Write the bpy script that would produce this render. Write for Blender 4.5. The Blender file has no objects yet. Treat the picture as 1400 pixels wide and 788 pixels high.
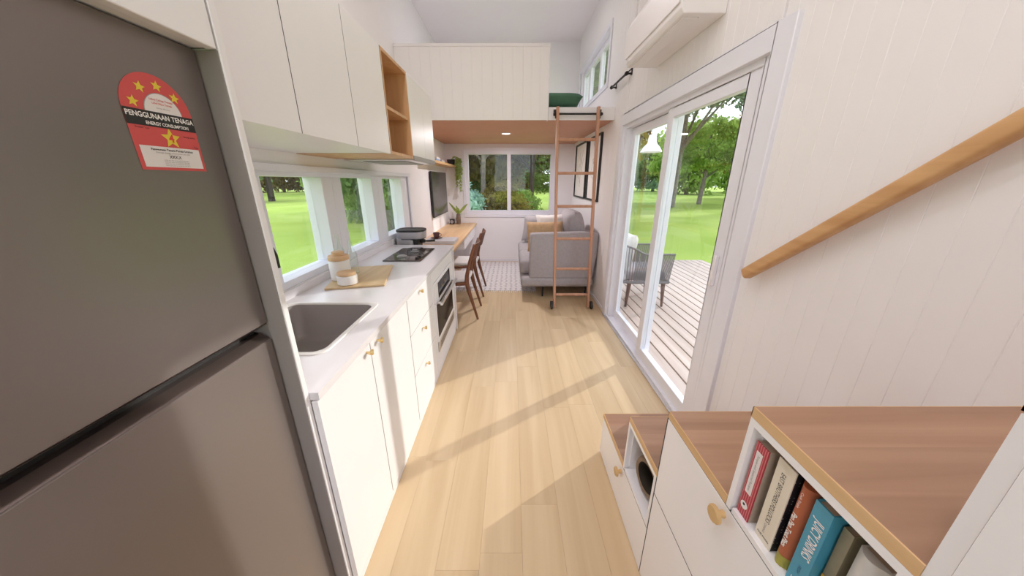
import bpy, bmesh, math, random
import numpy as np
from mathutils import Vector, Matrix
PI = math.pi
S = bpy.context.scene
COL = S.collection

# ------------------------------------------------------------------ camera, sky, sun, exposure
cd = bpy.data.cameras.new('camera')
cam = bpy.data.objects.new('camera', cd)
COL.objects.link(cam)
cd.sensor_width = 36.0
cd.lens = 36.0 * 435.0 / 1400.0
cd.clip_start = 0.02
cd.clip_end = 400
cam.location = (0.002, 0, 1.5)
cam.rotation_euler = (math.radians(90 - 18.55), 0, 0)
S.camera = cam

S.view_settings.view_transform = 'Standard'
S.view_settings.look = 'None'
S.view_settings.exposure = 0.33
S.view_settings.gamma = 1.0
S.view_settings.use_curve_mapping = False

SKY_STRENGTH = 2.05
SUN_STRENGTH = 2.35
LAMP_POWER = 7.2

w = bpy.data.worlds.new('world')
S.world = w
w.use_nodes = True
nt = w.node_tree
nt.nodes.clear()
tc = nt.nodes.new('ShaderNodeTexCoord')
sx = nt.nodes.new('ShaderNodeSeparateXYZ')
rp = nt.nodes.new('ShaderNodeValToRGB')
rp.color_ramp.elements[0].position = 0.0
rp.color_ramp.elements[0].color = (0.90, 0.92, 0.97, 1)
rp.color_ramp.elements[1].position = 0.7
rp.color_ramp.elements[1].color = (0.76, 0.82, 0.98, 1)
bg = nt.nodes.new('ShaderNodeBackground')
bg.inputs['Strength'].default_value = SKY_STRENGTH
wo = nt.nodes.new('ShaderNodeOutputWorld')
nt.links.new(tc.outputs['Generated'], sx.inputs[0])
nt.links.new(sx.outputs['Z'], rp.inputs[0])
nt.links.new(rp.outputs[0], bg.inputs['Color'])
nt.links.new(bg.outputs[0], wo.inputs['Surface'])

sd = bpy.data.lights.new('sun', 'SUN')
sd.energy = SUN_STRENGTH
sd.color = (1.0, 0.95, 0.90)
sd.angle = math.radians(0.9)
sun = bpy.data.objects.new('sun', sd)
COL.objects.link(sun)
sun.rotation_euler = Vector((-0.822, -0.57, -0.345)).to_track_quat('-Z', 'Y').to_euler()

cy = S.cycles
cy.max_bounces = 12
cy.diffuse_bounces = 7
cy.glossy_bounces = 4
cy.transmission_bounces = 6
cy.transparent_max_bounces = 24
cy.caustics_reflective = False
cy.caustics_refractive = False
cy.sample_clamp_indirect = 6.0
cy.use_denoising = True

# ------------------------------------------------------------------ material helpers
MATS = {}
def new_mat(name):
    m = bpy.data.materials.new(name)
    m.use_nodes = True
    MATS[name] = m
    return m, m.node_tree, m.node_tree.nodes['Principled BSDF']

def coords(nt, scale, rnd=False, kind='Object'):
    t = nt.nodes.new('ShaderNodeTexCoord')
    mp = nt.nodes.new('ShaderNodeMapping')
    mp.inputs['Scale'].default_value = scale
    nt.links.new(t.outputs[kind], mp.inputs['Vector'])
    if rnd:
        oi = nt.nodes.new('ShaderNodeObjectInfo')
        mu = nt.nodes.new('ShaderNodeMath'); mu.operation = 'MULTIPLY'; mu.inputs[1].default_value = 37.0
        nt.links.new(oi.outputs['Random'], mu.inputs[0])
        cb = nt.nodes.new('ShaderNodeCombineXYZ')
        for i in range(3):
            nt.links.new(mu.outputs[0], cb.inputs[i])
        nt.links.new(cb.outputs[0], mp.inputs['Location'])
    return mp.outputs[0]

def lin(r, g, b):
    f = lambda v: (v / 255 / 12.92) if v / 255 <= 0.04045 else ((v / 255 + 0.055) / 1.055) ** 2.4
    return (f(r), f(g), f(b), 1)

def paint(name, col, rough=0.5, metal=0.0, var=0.03, nscale=6.0, bump=0.0, bscale=200.0, coat=0.0, spec=0.5):
    """plain finish with a slight tone variation and optional fine relief"""
    m, nt, b = new_mat(name)
    n = nt.nodes.new('ShaderNodeTexNoise')
    n.inputs['Scale'].default_value = nscale
    n.inputs['Detail'].default_value = 3
    nt.links.new(coords(nt, (1, 1, 1)), n.inputs['Vector'])
    r = nt.nodes.new('ShaderNodeValToRGB')
    r.color_ramp.elements[0].position = 0.3
    r.color_ramp.elements[1].position = 0.7
    r.color_ramp.elements[0].color = tuple(c * (1 - var) for c in col[:3]) + (1,)
    r.color_ramp.elements[1].color = tuple(min(1, c * (1 + var)) for c in col[:3]) + (1,)
    nt.links.new(n.outputs['Fac'], r.inputs[0])
    nt.links.new(r.outputs[0], b.inputs['Base Color'])
    b.inputs['Roughness'].default_value = rough
    b.inputs['Metallic'].default_value = metal
    b.inputs['Coat Weight'].default_value = coat
    b.inputs['Specular IOR Level'].default_value = spec
    if bump:
        n2 = nt.nodes.new('ShaderNodeTexNoise')
        n2.inputs['Scale'].default_value = bscale
        nt.links.new(coords(nt, (1, 1, 1)), n2.inputs['Vector'])
        bp = nt.nodes.new('ShaderNodeBump')
        bp.inputs['Strength'].default_value = bump
        bp.inputs['Distance'].default_value = 0.002
        nt.links.new(n2.outputs['Fac'], bp.inputs['Height'])
        nt.links.new(bp.outputs[0], b.inputs['Normal'])
    return m

def wood(name, c1, c2, axis='Y', rough=0.45, rnd=True, fine=1.0, tone=0.12):
    """streaked timber, grain along one axis, each piece with its own grain and tone"""
    m, nt, b = new_mat(name)
    sc = {'X': (1.2, 22, 22), 'Y': (22, 1.2, 22), 'Z': (22, 22, 1.2)}[axis]
    v = coords(nt, tuple(s * fine for s in sc), rnd)
    n = nt.nodes.new('ShaderNodeTexNoise')
    n.inputs['Scale'].default_value = 1.0
    n.inputs['Detail'].default_value = 6
    n.inputs['Distortion'].default_value = 0.6
    nt.links.new(v, n.inputs['Vector'])
    r = nt.nodes.new('ShaderNodeValToRGB')
    r.color_ramp.elements[0].position = 0.32
    r.color_ramp.elements[1].position = 0.68
    r.color_ramp.elements[0].color = c1
    r.color_ramp.elements[1].color = c2
    nt.links.new(n.outputs['Fac'], r.inputs[0])
    hs = nt.nodes.new('ShaderNodeHueSaturation')
    nt.links.new(r.outputs[0], hs.inputs['Color'])
    if rnd:
        oi = nt.nodes.new('ShaderNodeObjectInfo')
        mr = nt.nodes.new('ShaderNodeMapRange')
        mr.inputs['To Min'].default_value = 1 - tone
        mr.inputs['To Max'].default_value = 1 + tone
        nt.links.new(oi.outputs['Random'], mr.inputs['Value'])
        nt.links.new(mr.outputs[0], hs.inputs['Value'])
    nt.links.new(hs.outputs[0], b.inputs['Base Color'])
    b.inputs['Roughness'].default_value = rough
    bp = nt.nodes.new('ShaderNodeBump')
    bp.inputs['Strength'].default_value = 0.12
    bp.inputs['Distance'].default_value = 0.001
    nt.links.new(n.outputs['Fac'], bp.inputs['Height'])
    nt.links.new(bp.outputs[0], b.inputs['Normal'])
    return m

def glass(name, tint=(0.97, 0.99, 0.98, 1), rough=0.0, ior=1.45):
    """thin clear pane: fresnel mix of see-through and mirror"""
    m = bpy.data.materials.new(name); m.use_nodes = True; MATS[name] = m
    nt = m.node_tree; nt.nodes.clear()
    o = nt.nodes.new('ShaderNodeOutputMaterial')
    tr = nt.nodes.new('ShaderNodeBsdfTransparent'); tr.inputs[0].default_value = tint
    gl = nt.nodes.new('ShaderNodeBsdfGlossy'); gl.inputs['Roughness'].default_value = rough
    lw = nt.nodes.new('ShaderNodeLayerWeight'); lw.inputs['Blend'].default_value = 0.5
    pw = nt.nodes.new('ShaderNodeMath'); pw.operation = 'POWER'; pw.inputs[1].default_value = 5.0
    nt.links.new(lw.outputs['Facing'], pw.inputs[0])
    f0 = ((ior - 1) / (ior + 1)) ** 2
    fr = nt.nodes.new('ShaderNodeMath'); fr.operation = 'MULTIPLY_ADD'; fr.inputs[1].default_value = 1 - f0; fr.inputs[2].default_value = f0
    nt.links.new(pw.outputs[0], fr.inputs[0])
    mx = nt.nodes.new('ShaderNodeMixShader')
    nt.links.new(fr.outputs[0], mx.inputs[0])
    nt.links.new(tr.outputs[0], mx.inputs[1])
    nt.links.new(gl.outputs[0], mx.inputs[2])
    nt.links.new(mx.outputs[0], o.inputs[0])
    return m

def emit(name, col, strength):
    m = bpy.data.materials.new(name); m.use_nodes = True; MATS[name] = m
    nt = m.node_tree; nt.nodes.clear()
    o = nt.nodes.new('ShaderNodeOutputMaterial')
    e = nt.nodes.new('ShaderNodeEmission')
    e.inputs[0].default_value = col; e.inputs[1].default_value = strength
    nt.links.new(e.outputs[0], o.inputs[0])
    return m

def leafmat(name, c1, c2, c3, nscale=0.5):
    m = bpy.data.materials.new(name); m.use_nodes = True; MATS[name] = m
    nt = m.node_tree; nt.nodes.clear()
    o = nt.nodes.new('ShaderNodeOutputMaterial')
    n = nt.nodes.new('ShaderNodeTexNoise'); n.inputs['Scale'].default_value = nscale; n.inputs['Detail'].default_value = 8
    n.inputs['Roughness'].default_value = 0.75
    nt.links.new(coords(nt, (1, 1, 1), True), n.inputs['Vector'])
    r = nt.nodes.new('ShaderNodeValToRGB')
    r.color_ramp.elements[0].position = 0.33; r.color_ramp.elements[0].color = c1
    r.color_ramp.elements[1].position = 0.7; r.color_ramp.elements[1].color = c3
    e = r.color_ramp.elements.new(0.5); e.color = c2
    nt.links.new(n.outputs['Fac'], r.inputs[0])
    d = nt.nodes.new('ShaderNodeBsdfDiffuse'); t = nt.nodes.new('ShaderNodeBsdfTranslucent')
    nt.links.new(r.outputs[0], d.inputs[0]); nt.links.new(r.outputs[0], t.inputs[0])
    mx = nt.nodes.new('ShaderNodeMixShader'); mx.inputs[0].default_value = 0.5
    nt.links.new(d.outputs[0], mx.inputs[1]); nt.links.new(t.outputs[0], mx.inputs[2])
    nt.links.new(mx.outputs[0], o.inputs[0])
    return m

paint('wall', (0.87, 0.85, 0.87, 1), 0.6, var=0.01, nscale=2)
paint('board', (0.87, 0.845, 0.85, 1), 0.55, var=0.015, nscale=2)
paint('ceiling', (0.89, 0.84, 0.85, 1), 0.7, var=0.01, nscale=2)
paint('groove', (0.42, 0.39, 0.38, 1), 0.8)
paint('exterior', (0.75, 0.74, 0.72, 1), 0.7)
paint('laminate', (0.88, 0.86, 0.88, 1), 0.38, var=0.008)
paint('carcass', (0.84, 0.82, 0.84, 1), 0.5, var=0.01)
paint('joint', (0.035, 0.032, 0.032, 1), 0.8)
paint('panel_shade', (0.34, 0.30, 0.285, 1), 0.45, var=0.02)  # white panel in shade, the shade put into the colour
paint('quartz', (0.80, 0.77, 0.80, 1), 0.22, var=0.012, nscale=14, coat=0.1)
paint('upvc', (0.82, 0.82, 0.89, 1), 0.35, var=0.005)
paint('sink_steel', (0.44, 0.40, 0.395, 1), 0.42, metal=0.3, var=0.03)
paint('steel', (0.70, 0.69, 0.70, 1), 0.28, metal=0.9, var=0.03)
paint('fridge', (0.23, 0.195, 0.185, 1), 0.30, metal=0.5, var=0.012, nscale=3)
paint('fridge_dark', (0.14, 0.105, 0.095, 1), 0.35, metal=0.6, var=0.04)
paint('black_glass', (0.012, 0.011, 0.013, 1), 0.1, var=0.1, spec=0.03)
paint('hob_glass', (0.075, 0.06, 0.055, 1), 0.12, var=0.1, spec=0.35)
paint('tv_screen', (0.05, 0.045, 0.045, 1), 0.16, var=0.2, nscale=2)
paint('black', (0.015, 0.014, 0.014, 1), 0.5, var=0.1)
paint('black_metal', (0.02, 0.018, 0.018, 1), 0.4, metal=0.3, var=0.1)
paint('brass', (0.78, 0.58, 0.28, 1), 0.3, metal=0.9, var=0.04)
paint('wood_knob', (0.62, 0.40, 0.18, 1), 0.45, var=0.08, nscale=30)
paint('white_plastic', (0.88, 0.85, 0.86, 1), 0.4, var=0.006)
paint('grey_slot', (0.35, 0.33, 0.33, 1), 0.6)
paint('sofa', (0.40, 0.37, 0.39, 1), 0.9, var=0.06, nscale=30, bump=0.5, bscale=500)
paint('sofa_light', (0.52, 0.49, 0.51, 1), 0.9, var=0.05, nscale=30, bump=0.5, bscale=500)
paint('cushion_white', (0.80, 0.78, 0.77, 1), 0.9, var=0.03, nscale=20, bump=0.4, bscale=400)
paint('cushion_tan', (0.50, 0.335, 0.19, 1), 0.9, var=0.12, nscale=18, bump=0.4, bscale=400)
paint('pillow_green', (0.055, 0.14, 0.085, 1), 0.9, var=0.08, nscale=10, bump=0.4, bscale=300)
paint('outdoor_fabric', (0.72, 0.70, 0.69, 1), 0.9, var=0.03)
paint('rope', (0.17, 0.155, 0.16, 1), 0.8, var=0.08, nscale=60)
paint('lamp_white', (0.86, 0.86, 0.92, 1), 0.35)
paint('ceramic', (0.83, 0.80, 0.78, 1), 0.3, var=0.01)
paint('appliance', (0.50, 0.49, 0.53, 1), 0.4, metal=0.3, var=0.02)
paint('cup_brown', (0.10, 0.035, 0.03, 1), 0.35, var=0.1)
paint('vase_brown', (0.20, 0.135, 0.09, 1), 0.6, var=0.25, nscale=25)
paint('vase_inside', (0.05, 0.035, 0.025, 1), 0.7, var=0.2)
paint('paper', (0.80, 0.77, 0.74, 1), 0.8, var=0.03, nscale=60)
paint('page_edge', (0.52, 0.40, 0.31, 1), 0.85, var=0.06, nscale=90)
paint('book_cream', (0.78, 0.70, 0.58, 1), 0.6, var=0.02)
paint('book_orange', (0.43, 0.115, 0.05, 1), 0.5, var=0.04)
paint('book_green', (0.36, 0.33, 0.05, 1), 0.5, var=0.1)
paint('book_blue', (0.06, 0.31, 0.45, 1), 0.4, var=0.03)
paint('book_blue_dark', (0.02, 0.13, 0.22, 1), 0.5)
paint('book_olive', (0.27, 0.24, 0.16, 1), 0.4, var=0.4, nscale=9)
paint('book_yellow', (0.60, 0.36, 0.05, 1), 0.5, var=0.3, nscale=40)
paint('book_white', (0.66, 0.64, 0.62, 1), 0.35, var=0.12, nscale=14)
paint('book_leafprint', (0.12, 0.17, 0.03, 1), 0.5, var=0.5, nscale=40)
paint('book_grey', (0.58, 0.57, 0.60, 1), 0.5, var=0.02)
paint('ink_black', (0.02, 0.018, 0.018, 1), 0.6)
paint('ink_grey', (0.33, 0.31, 0.30, 1), 0.6)
paint('ink_white', (0.86, 0.83, 0.81, 1), 0.6, var=0.005)
paint('ink_red', (0.72, 0.06, 0.05, 1), 0.5)
paint('label_red', (0.66, 0.085, 0.085, 1), 0.45, var=0.01)
paint('label_yellow', (0.80, 0.60, 0.05, 1), 0.45, var=0.02)
paint('label_white', (0.80, 0.75, 0.74, 1), 0.5, var=0.005)
paint('terracotta', (0.60, 0.30, 0.19, 1), 0.55, var=0.03, nscale=3)
paint('chair_seat', (0.72, 0.70, 0.70, 1), 0.9, var=0.03, bump=0.3, bscale=400)
paint('deck_under', (0.05, 0.035, 0.03, 1), 0.9)
paint('soil', (0.08, 0.05, 0.03, 1), 0.95, var=0.3, nscale=30)
paint('bark', (0.20, 0.165, 0.15, 1), 0.9, var=0.35, nscale=8, bump=0.8, bscale=20)
paint('bark_dark', (0.06, 0.045, 0.04, 1), 0.9, var=0.35, nscale=8, bump=0.8, bscale=20)
paint('grey_wheel', (0.03, 0.03, 0.03, 1), 0.5)
paint('cyan_print', (0.25, 0.42, 0.75, 1), 0.6)
wood('floor_oak', lin(200, 172, 134), lin(215, 190, 154), 'Y', 0.42, fine=0.55, tone=0.045)
wood('tread_oak', lin(150, 112, 88), lin(184, 146, 120), 'X', 0.4, fine=0.6, tone=0.16)
wood('edge_oak', lin(208, 168, 120), lin(224, 186, 140), 'Y', 0.5, rnd=False)
wood('rail_oak', lin(196, 148, 98), lin(216, 172, 122), 'Y', 0.45, rnd=False)
wood('shelf_oak', lin(200, 154, 110), lin(218, 176, 132), 'Z', 0.5, rnd=False, fine=0.7)
wood('desk_oak', lin(206, 168, 126), lin(230, 196, 154), 'Y', 0.45, rnd=False, fine=0.5)
wood('ladder_wood', lin(176, 128, 102), lin(194, 146, 120), 'Z', 0.5, rnd=False)
wood('walnut', lin(96, 58, 38), lin(128, 80, 54), 'Z', 0.45, rnd=False)
wood('board_maple', lin(206, 174, 128), lin(222, 194, 152), 'Y', 0.5, rnd=False)
wood('lid_wood', lin(206, 168, 126), lin(222, 186, 146), 'X', 0.5, rnd=False)
wood('deck_wood', lin(182, 162, 152), lin(203, 185, 177), 'Y', 0.7, fine=0.6, tone=0.05)
wood('leg_wood', lin(86, 66, 60), lin(110, 86, 78), 'Z', 0.5, rnd=False)
glass('pane'); glass('clear_glass', ior=1.6)
emit('lamp_disc', (1, 0.93, 0.86, 1), 6.0)
leafmat('leaf_a', lin(96, 116, 80), lin(146, 168, 116), lin(192, 210, 158))
leafmat('leaf_b', lin(120, 146, 72), lin(170, 198, 104), lin(212, 232, 150))
leafmat('leaf_c', lin(70, 56, 22), lin(142, 126, 58), lin(198, 186, 104))
leafmat('leaf_g', lin(56, 84, 30), lin(110, 146, 56), lin(176, 206, 96))
leafmat('leaf_d', lin(124, 156, 144), lin(174, 206, 192), lin(214, 236, 224))
leafmat('leaf_e', lin(104, 128, 112), lin(152, 178, 156), lin(198, 220, 196))
leafmat('leaf_f', lin(70, 140, 46), lin(160, 224, 106), lin(206, 246, 148))
leafmat('house_plant', lin(140, 160, 84), lin(184, 200, 120), lin(214, 224, 156), 30)
leafmat('grass_blade', lin(112, 160, 40), lin(138, 188, 58), lin(165, 210, 84))

# lawn
m, nt_, b_ = new_mat('lawn')
n1 = nt_.nodes.new('ShaderNodeTexNoise'); n1.inputs['Scale'].default_value = 0.35; n1.inputs['Detail'].default_value = 8
nt_.links.new(coords(nt_, (1, 1, 1)), n1.inputs['Vector'])
r1 = nt_.nodes.new('ShaderNodeValToRGB')
r1.color_ramp.elements[0].position = 0.3; r1.color_ramp.elements[0].color = (0.34, 0.46, 0.085, 1)
r1.color_ramp.elements[1].position = 0.7; r1.color_ramp.elements[1].color = (0.44, 0.56, 0.13, 1)
nt_.links.new(n1.outputs['Fac'], r1.inputs[0]); nt_.links.new(r1.outputs[0], b_.inputs['Base Color'])
b_.inputs['Roughness'].default_value = 0.95; b_.inputs['Specular IOR Level'].default_value = 0.1
n2 = nt_.nodes.new('ShaderNodeTexNoise'); n2.inputs['Scale'].default_value = 25; n2.inputs['Detail'].default_value = 4
nt_.links.new(coords(nt_, (1, 1, 1)), n2.inputs['Vector'])
bp_ = nt_.nodes.new('ShaderNodeBump'); bp_.inputs['Strength'].default_value = 0.5; bp_.inputs['Distance'].default_value = 0.05
nt_.links.new(n2.outputs['Fac'], bp_.inputs['Height']); nt_.links.new(bp_.outputs[0], b_.inputs['Normal'])

# rug weave: pale with small dark motifs in rows
m, nt_, b_ = new_mat('rug')
v_ = coords(nt_, (1, 1, 1))
br = nt_.nodes.new('ShaderNodeTexChecker'); br.inputs['Scale'].default_value = 26
br.inputs['Color1'].default_value = (0.80, 0.77, 0.77, 1); br.inputs['Color2'].default_value = (0.66, 0.62, 0.63, 1)
nt_.links.new(v_, br.inputs['Vector'])
vo = nt_.nodes.new('ShaderNodeTexVoronoi'); vo.inputs['Scale'].default_value = 13; vo.inputs['Randomness'].default_value = 0.15
nt_.links.new(v_, vo.inputs['Vector'])
rr = nt_.nodes.new('ShaderNodeValToRGB'); rr.color_ramp.elements[0].position = 0.18; rr.color_ramp.elements[1].position = 0.26
rr.color_ramp.elements[0].color = (0.42, 0.38, 0.40, 1); rr.color_ramp.elements[1].color = (1, 1, 1, 1)
nt_.links.new(vo.outputs['Distance'], rr.inputs[0])
mxr = nt_.nodes.new('ShaderNodeMix'); mxr.data_type = 'RGBA'; mxr.blend_type = 'MULTIPLY'; mxr.inputs[0].default_value = 0.8
nt_.links.new(br.outputs[0], mxr.inputs[6]); nt_.links.new(rr.outputs[0], mxr.inputs[7])
nt_.links.new(mxr.outputs[2], b_.inputs['Base Color']); b_.inputs['Roughness'].default_value = 0.95

# red book cloth with fine pale pin-stripes
m, nt_, b_ = new_mat('book_red')
wv = nt_.nodes.new('ShaderNodeTexWave'); wv.bands_direction = 'Y'; wv.inputs['Scale'].default_value = 55; wv.inputs['Distortion'].default_value = 0
nt_.links.new(coords(nt_, (1, 1, 1)), wv.inputs['Vector'])
rr = nt_.nodes.new('ShaderNodeValToRGB'); rr.color_ramp.elements[0].position = 0.72; rr.color_ramp.elements[1].position = 0.9
rr.color_ramp.elements[0].color = (0.45, 0.035, 0.055, 1); rr.color_ramp.elements[1].color = (0.62, 0.22, 0.23, 1)
nt_.links.new(wv.outputs['Fac'], rr.inputs[0]); nt_.links.new(rr.outputs[0], b_.inputs['Base Color']); b_.inputs['Roughness'].default_value = 0.6
# spotted dark cover
m, nt_, b_ = new_mat('book_spotted')
vo = nt_.nodes.new('ShaderNodeTexVoronoi'); vo.inputs['Scale'].default_value = 130; vo.inputs['Randomness'].default_value = 0.2
nt_.links.new(coords(nt_, (1, 1, 1)), vo.inputs['Vector'])
rr = nt_.nodes.new('ShaderNodeValToRGB'); rr.color_ramp.elements[0].position = 0.22; rr.color_ramp.elements[1].position = 0.3
rr.color_ramp.elements[0].color = (0.6, 0.55, 0.5, 1); rr.color_ramp.elements[1].color = (0.012, 0.012, 0.02, 1)
nt_.links.new(vo.outputs['Distance'], rr.inputs[0]); nt_.links.new(rr.outputs[0], b_.inputs['Base Color'])

# ------------------------------------------------------------------ mesh helpers
class MB:
    """collects plain shapes and links them as one mesh object"""
    def __init__(s):
        s.v = []; s.f = []
    def add(s, vs, fs):
        o = len(s.v)
        s.v += [tuple(p) for p in vs]
        s.f += [tuple(i + o for i in f) for f in fs]
        return s
    def box(s, x0, x1, y0, y1, z0, z1, M=None):
        vs = [(x0, y0, z0), (x1, y0, z0), (x1, y1, z0), (x0, y1, z0), (x0, y0, z1), (x1, y0, z1), (x1, y1, z1), (x0, y1, z1)]
        if M is not None:
            vs = [M @ Vector(p) for p in vs]
        return s.add(vs, [(0, 3, 2, 1), (4, 5, 6, 7), (0, 1, 5, 4), (1, 2, 6, 5), (2, 3, 7, 6), (3, 0, 4, 7)])
    def ring(s, c, u, v, r, n):
        return [Vector(c) + r * (math.cos(2 * PI * i / n) * u + math.sin(2 * PI * i / n) * v) for i in range(n)]
    def tube(s, path, rad, n=10, caps=True, flat=1.0):
        path = [Vector(p) for p in path]
        if not isinstance(rad, (list, tuple)):
            rad = [rad] * len(path)
        vs = []; fs = []
        ref = None
        for i, p in enumerate(path):
            a = path[max(0, i - 1)]; b = path[min(len(path) - 1, i + 1)]
            t = (b - a).normalized()
            if ref is None:
                up = Vector((0, 0, 1)) if abs(t.z) < 0.9 else Vector((1, 0, 0))
                u = t.cross(up).normalized()
            else:
                u = (ref - t * ref.dot(t)).normalized()
            ref = u
            v = t.cross(u).normalized()
            vs += [p + rad[i] * (math.cos(2 * PI * k / n) * u + flat * math.sin(2 * PI * k / n) * v) for k in range(n)]
        for i in range(len(path) - 1):
            for k in range(n):
                a = i * n + k; b = i * n + (k + 1) % n
                fs.append((a, b, b + n, a + n))
        if caps:
            fs.append(tuple(reversed(range(n))))
            fs.append(tuple(range((len(path) - 1) * n, len(path) * n)))
        return s.add(vs, fs)
    def lathe(s, prof, c=(0, 0, 0), n=24, M=None, caps=True):
        """profile of (r, z), bottom to top"""
        vs = []; fs = []
        for r, z in prof:
            for k in range(n):
                vs.append(Vector((r * math.cos(2 * PI * k / n), r * math.sin(2 * PI * k / n), z)))
        for i in range(len(prof) - 1):
            for k in range(n):
                a = i * n + k; b = i * n + (k + 1) % n
                fs.append((a, b, b + n, a + n))
        if caps and prof[0][0] > 1e-4: fs.append(tuple(reversed(range(n))))
        if caps and prof[-1][0] > 1e-4: fs.append(tuple(range((len(prof) - 1) * n, len(prof) * n)))
        if M is not None:
            vs = [M @ p for p in vs]
        return s.add([p + Vector(c) for p in vs], fs)
    def prism(s, pts, d, axis='X', at=0.0):
        """2-D outline pushed along an axis. X: (y,z), Y: (x,z), Z: (x,y)"""
        def P(p, t):
            return {'X': (t, p[0], p[1]), 'Y': (p[0], t, p[1]), 'Z': (p[0], p[1], t)}[axis]
        n = len(pts)
        vs = [P(p, at) for p in pts] + [P(p, at + d) for p in pts]
        fs = [tuple(range(n)), tuple(range(2 * n - 1, n - 1, -1))]
        fs += [(i, i + n, (i + 1) % n + n, (i + 1) % n) for i in range(n)]
        return s.add(vs, fs)
    def mesh(s, name, origin=(0, 0, 0)):
        me = bpy.data.meshes.new(name)
        o = Vector(origin)
        me.from_pydata([tuple(Vector(p) - o) for p in s.v], [], s.f)
        bm = bmesh.new(); bm.from_mesh(me)
        bmesh.ops.remove_doubles(bm, verts=bm.verts, dist=1e-5)
        bmesh.ops.recalc_face_normals(bm, faces=bm.faces)
        bm.to_mesh(me); bm.free()
        return me
    def build(s, name, mat, parent=None, origin=None, bevel=0.0, seg=2, smooth=False, angle=35, sub=0):
        base = Vector(origin) if origin else (wloc(parent) if parent else Vector((0, 0, 0)))
        me = s.mesh(name, base)
        return link(name, me, mat, parent, base, bevel, seg, smooth, angle, sub)

def wloc(o):
    v = Vector((0, 0, 0))
    while o:
        v += o.location; o = o.parent
    return v

def link(name, me, mat, parent=None, base=None, bevel=0, seg=2, smooth=False, angle=35, sub=0):
    ob = bpy.data.objects.new(name, me)
    COL.objects.link(ob)
    if not me.materials:
        me.materials.append(MATS[mat])
    if parent:
        ob.parent = parent
        if base is not None: ob.location = Vector(base) - wloc(parent)
    elif base is not None:
        ob.location = base
    if smooth:
        for p in me.polygons: p.use_smooth = True
        me.set_sharp_from_angle(angle=math.radians(angle))
    if bevel:
        bv = ob.modifiers.new('bevel', 'BEVEL'); bv.width = bevel; bv.segments = seg; bv.limit_method = 'ANGLE'
        for p in me.polygons: p.use_smooth = True
        me.set_sharp_from_angle(angle=math.radians(60 if seg > 1 else 20))
        bv.harden_normals = False
    if sub:
        sm = ob.modifiers.new('sub', 'SUBSURF'); sm.levels = sub; sm.render_levels = sub
    return ob

def tag(o, label, cat, group=None):
    o['label'] = label; o['category'] = cat
    if group: o['group'] = group
    return o

def struct(o):
    o['kind'] = 'structure'
    return o

def thing(name, label, cat, loc, group=None):
    o = bpy.data.objects.new(name, None)
    o.empty_display_size = 0.1
    COL.objects.link(o)
    o.location = loc
    return tag(o, label, cat, group)

def sthing(name, label, loc):
    o = bpy.data.objects.new(name, None)
    o.empty_display_size = 0.1
    COL.objects.link(o)
    o.location = loc; o['label'] = label; o['kind'] = 'structure'
    return o

def part(name, mat, parent, *boxes, **kw):
    m = MB()
    for b in boxes: m.box(*b)
    return m.build(name, mat, parent, **kw)

def copy_tree(o, parent=None):
    c = o.copy(); COL.objects.link(c); c.parent = parent
    for ch in list(o.children): copy_tree(ch, c)
    return c

def cushion(w, h, t, n=14, pw=0.42, pinch=0.06):
    """pillow in the XZ plane, thickness along Y, centred at the origin"""
    m = MB(); vs = []; fs = []
    for side in (1, -1):
        for j in range(n + 1):
            for i in range(n + 1):
                u = 2 * i / n - 1; v = 2 * j / n - 1
                k = max(0, (1 - u ** 4) * (1 - v ** 4)) ** pw
                px = u * w / 2 * (1 - pinch * (1 - abs(u) ** 2) * 0 - pinch * (1 - v * v) * abs(u))
                pz = v * h / 2 * (1 - pinch * (1 - u * u) * abs(v))
                vs.append((px, side * t / 2 * k, pz))
    N = (n + 1) ** 2
    for j in range(n):
        for i in range(n):
            a = j * (n + 1) + i
            fs.append((a, a + 1, a + n + 2, a + n + 1))
            fs.append((N + a + n + 1, N + a + n + 2, N + a + 1, N + a))
    m.add(vs, fs)
    return m

def xf(mb, M):
    mb.v = [tuple(M @ Vector(p)) for p in mb.v]
    return mb

def text_mb(s, size, bold=0.0, wide=1.0):
    """flat lettering in the XY plane centred on the origin"""
    cu = bpy.data.curves.new('t', 'FONT')
    cu.body = s; cu.size = size; cu.align_x = 'CENTER'; cu.align_y = 'CENTER'; cu.offset = bold; cu.resolution_u = 3
    ob = bpy.data.objects.new('t', cu); COL.objects.link(ob)
    bpy.context.view_layer.update()
    me = bpy.data.meshes.new_from_object(ob.evaluated_get(bpy.context.evaluated_depsgraph_get()))
    mb = MB()
    mb.add([(v.co.x * wide, v.co.y, 0) for v in me.vertices], [tuple(p.vertices) for p in me.polygons])
    bpy.data.objects.remove(ob); bpy.data.curves.remove(cu); bpy.data.meshes.remove(me)
    return mb

def basis(o, right, up):
    r = Vector(right).normalized(); u = Vector(up).normalized(); n = r.cross(u)
    M = Matrix((r, u, n)).transposed().to_4x4()
    M.translation = Vector(o)
    return M

def flat(name, mat, parent, mb, M):
    xf(mb, M)
    base = wloc(parent)
    me = bpy.data.meshes.new(name)
    me.from_pydata([tuple(Vector(p) - base) for p in mb.v], [], mb.f)
    return link(name, me, mat, parent, base)

XL, XR, YF, YB = -1.2, 1.105, 6.15, -1.5
T = 0.14
def zc(x): return 3.55 + (x - XL) * 0.0477
GZ = -0.5

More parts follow.
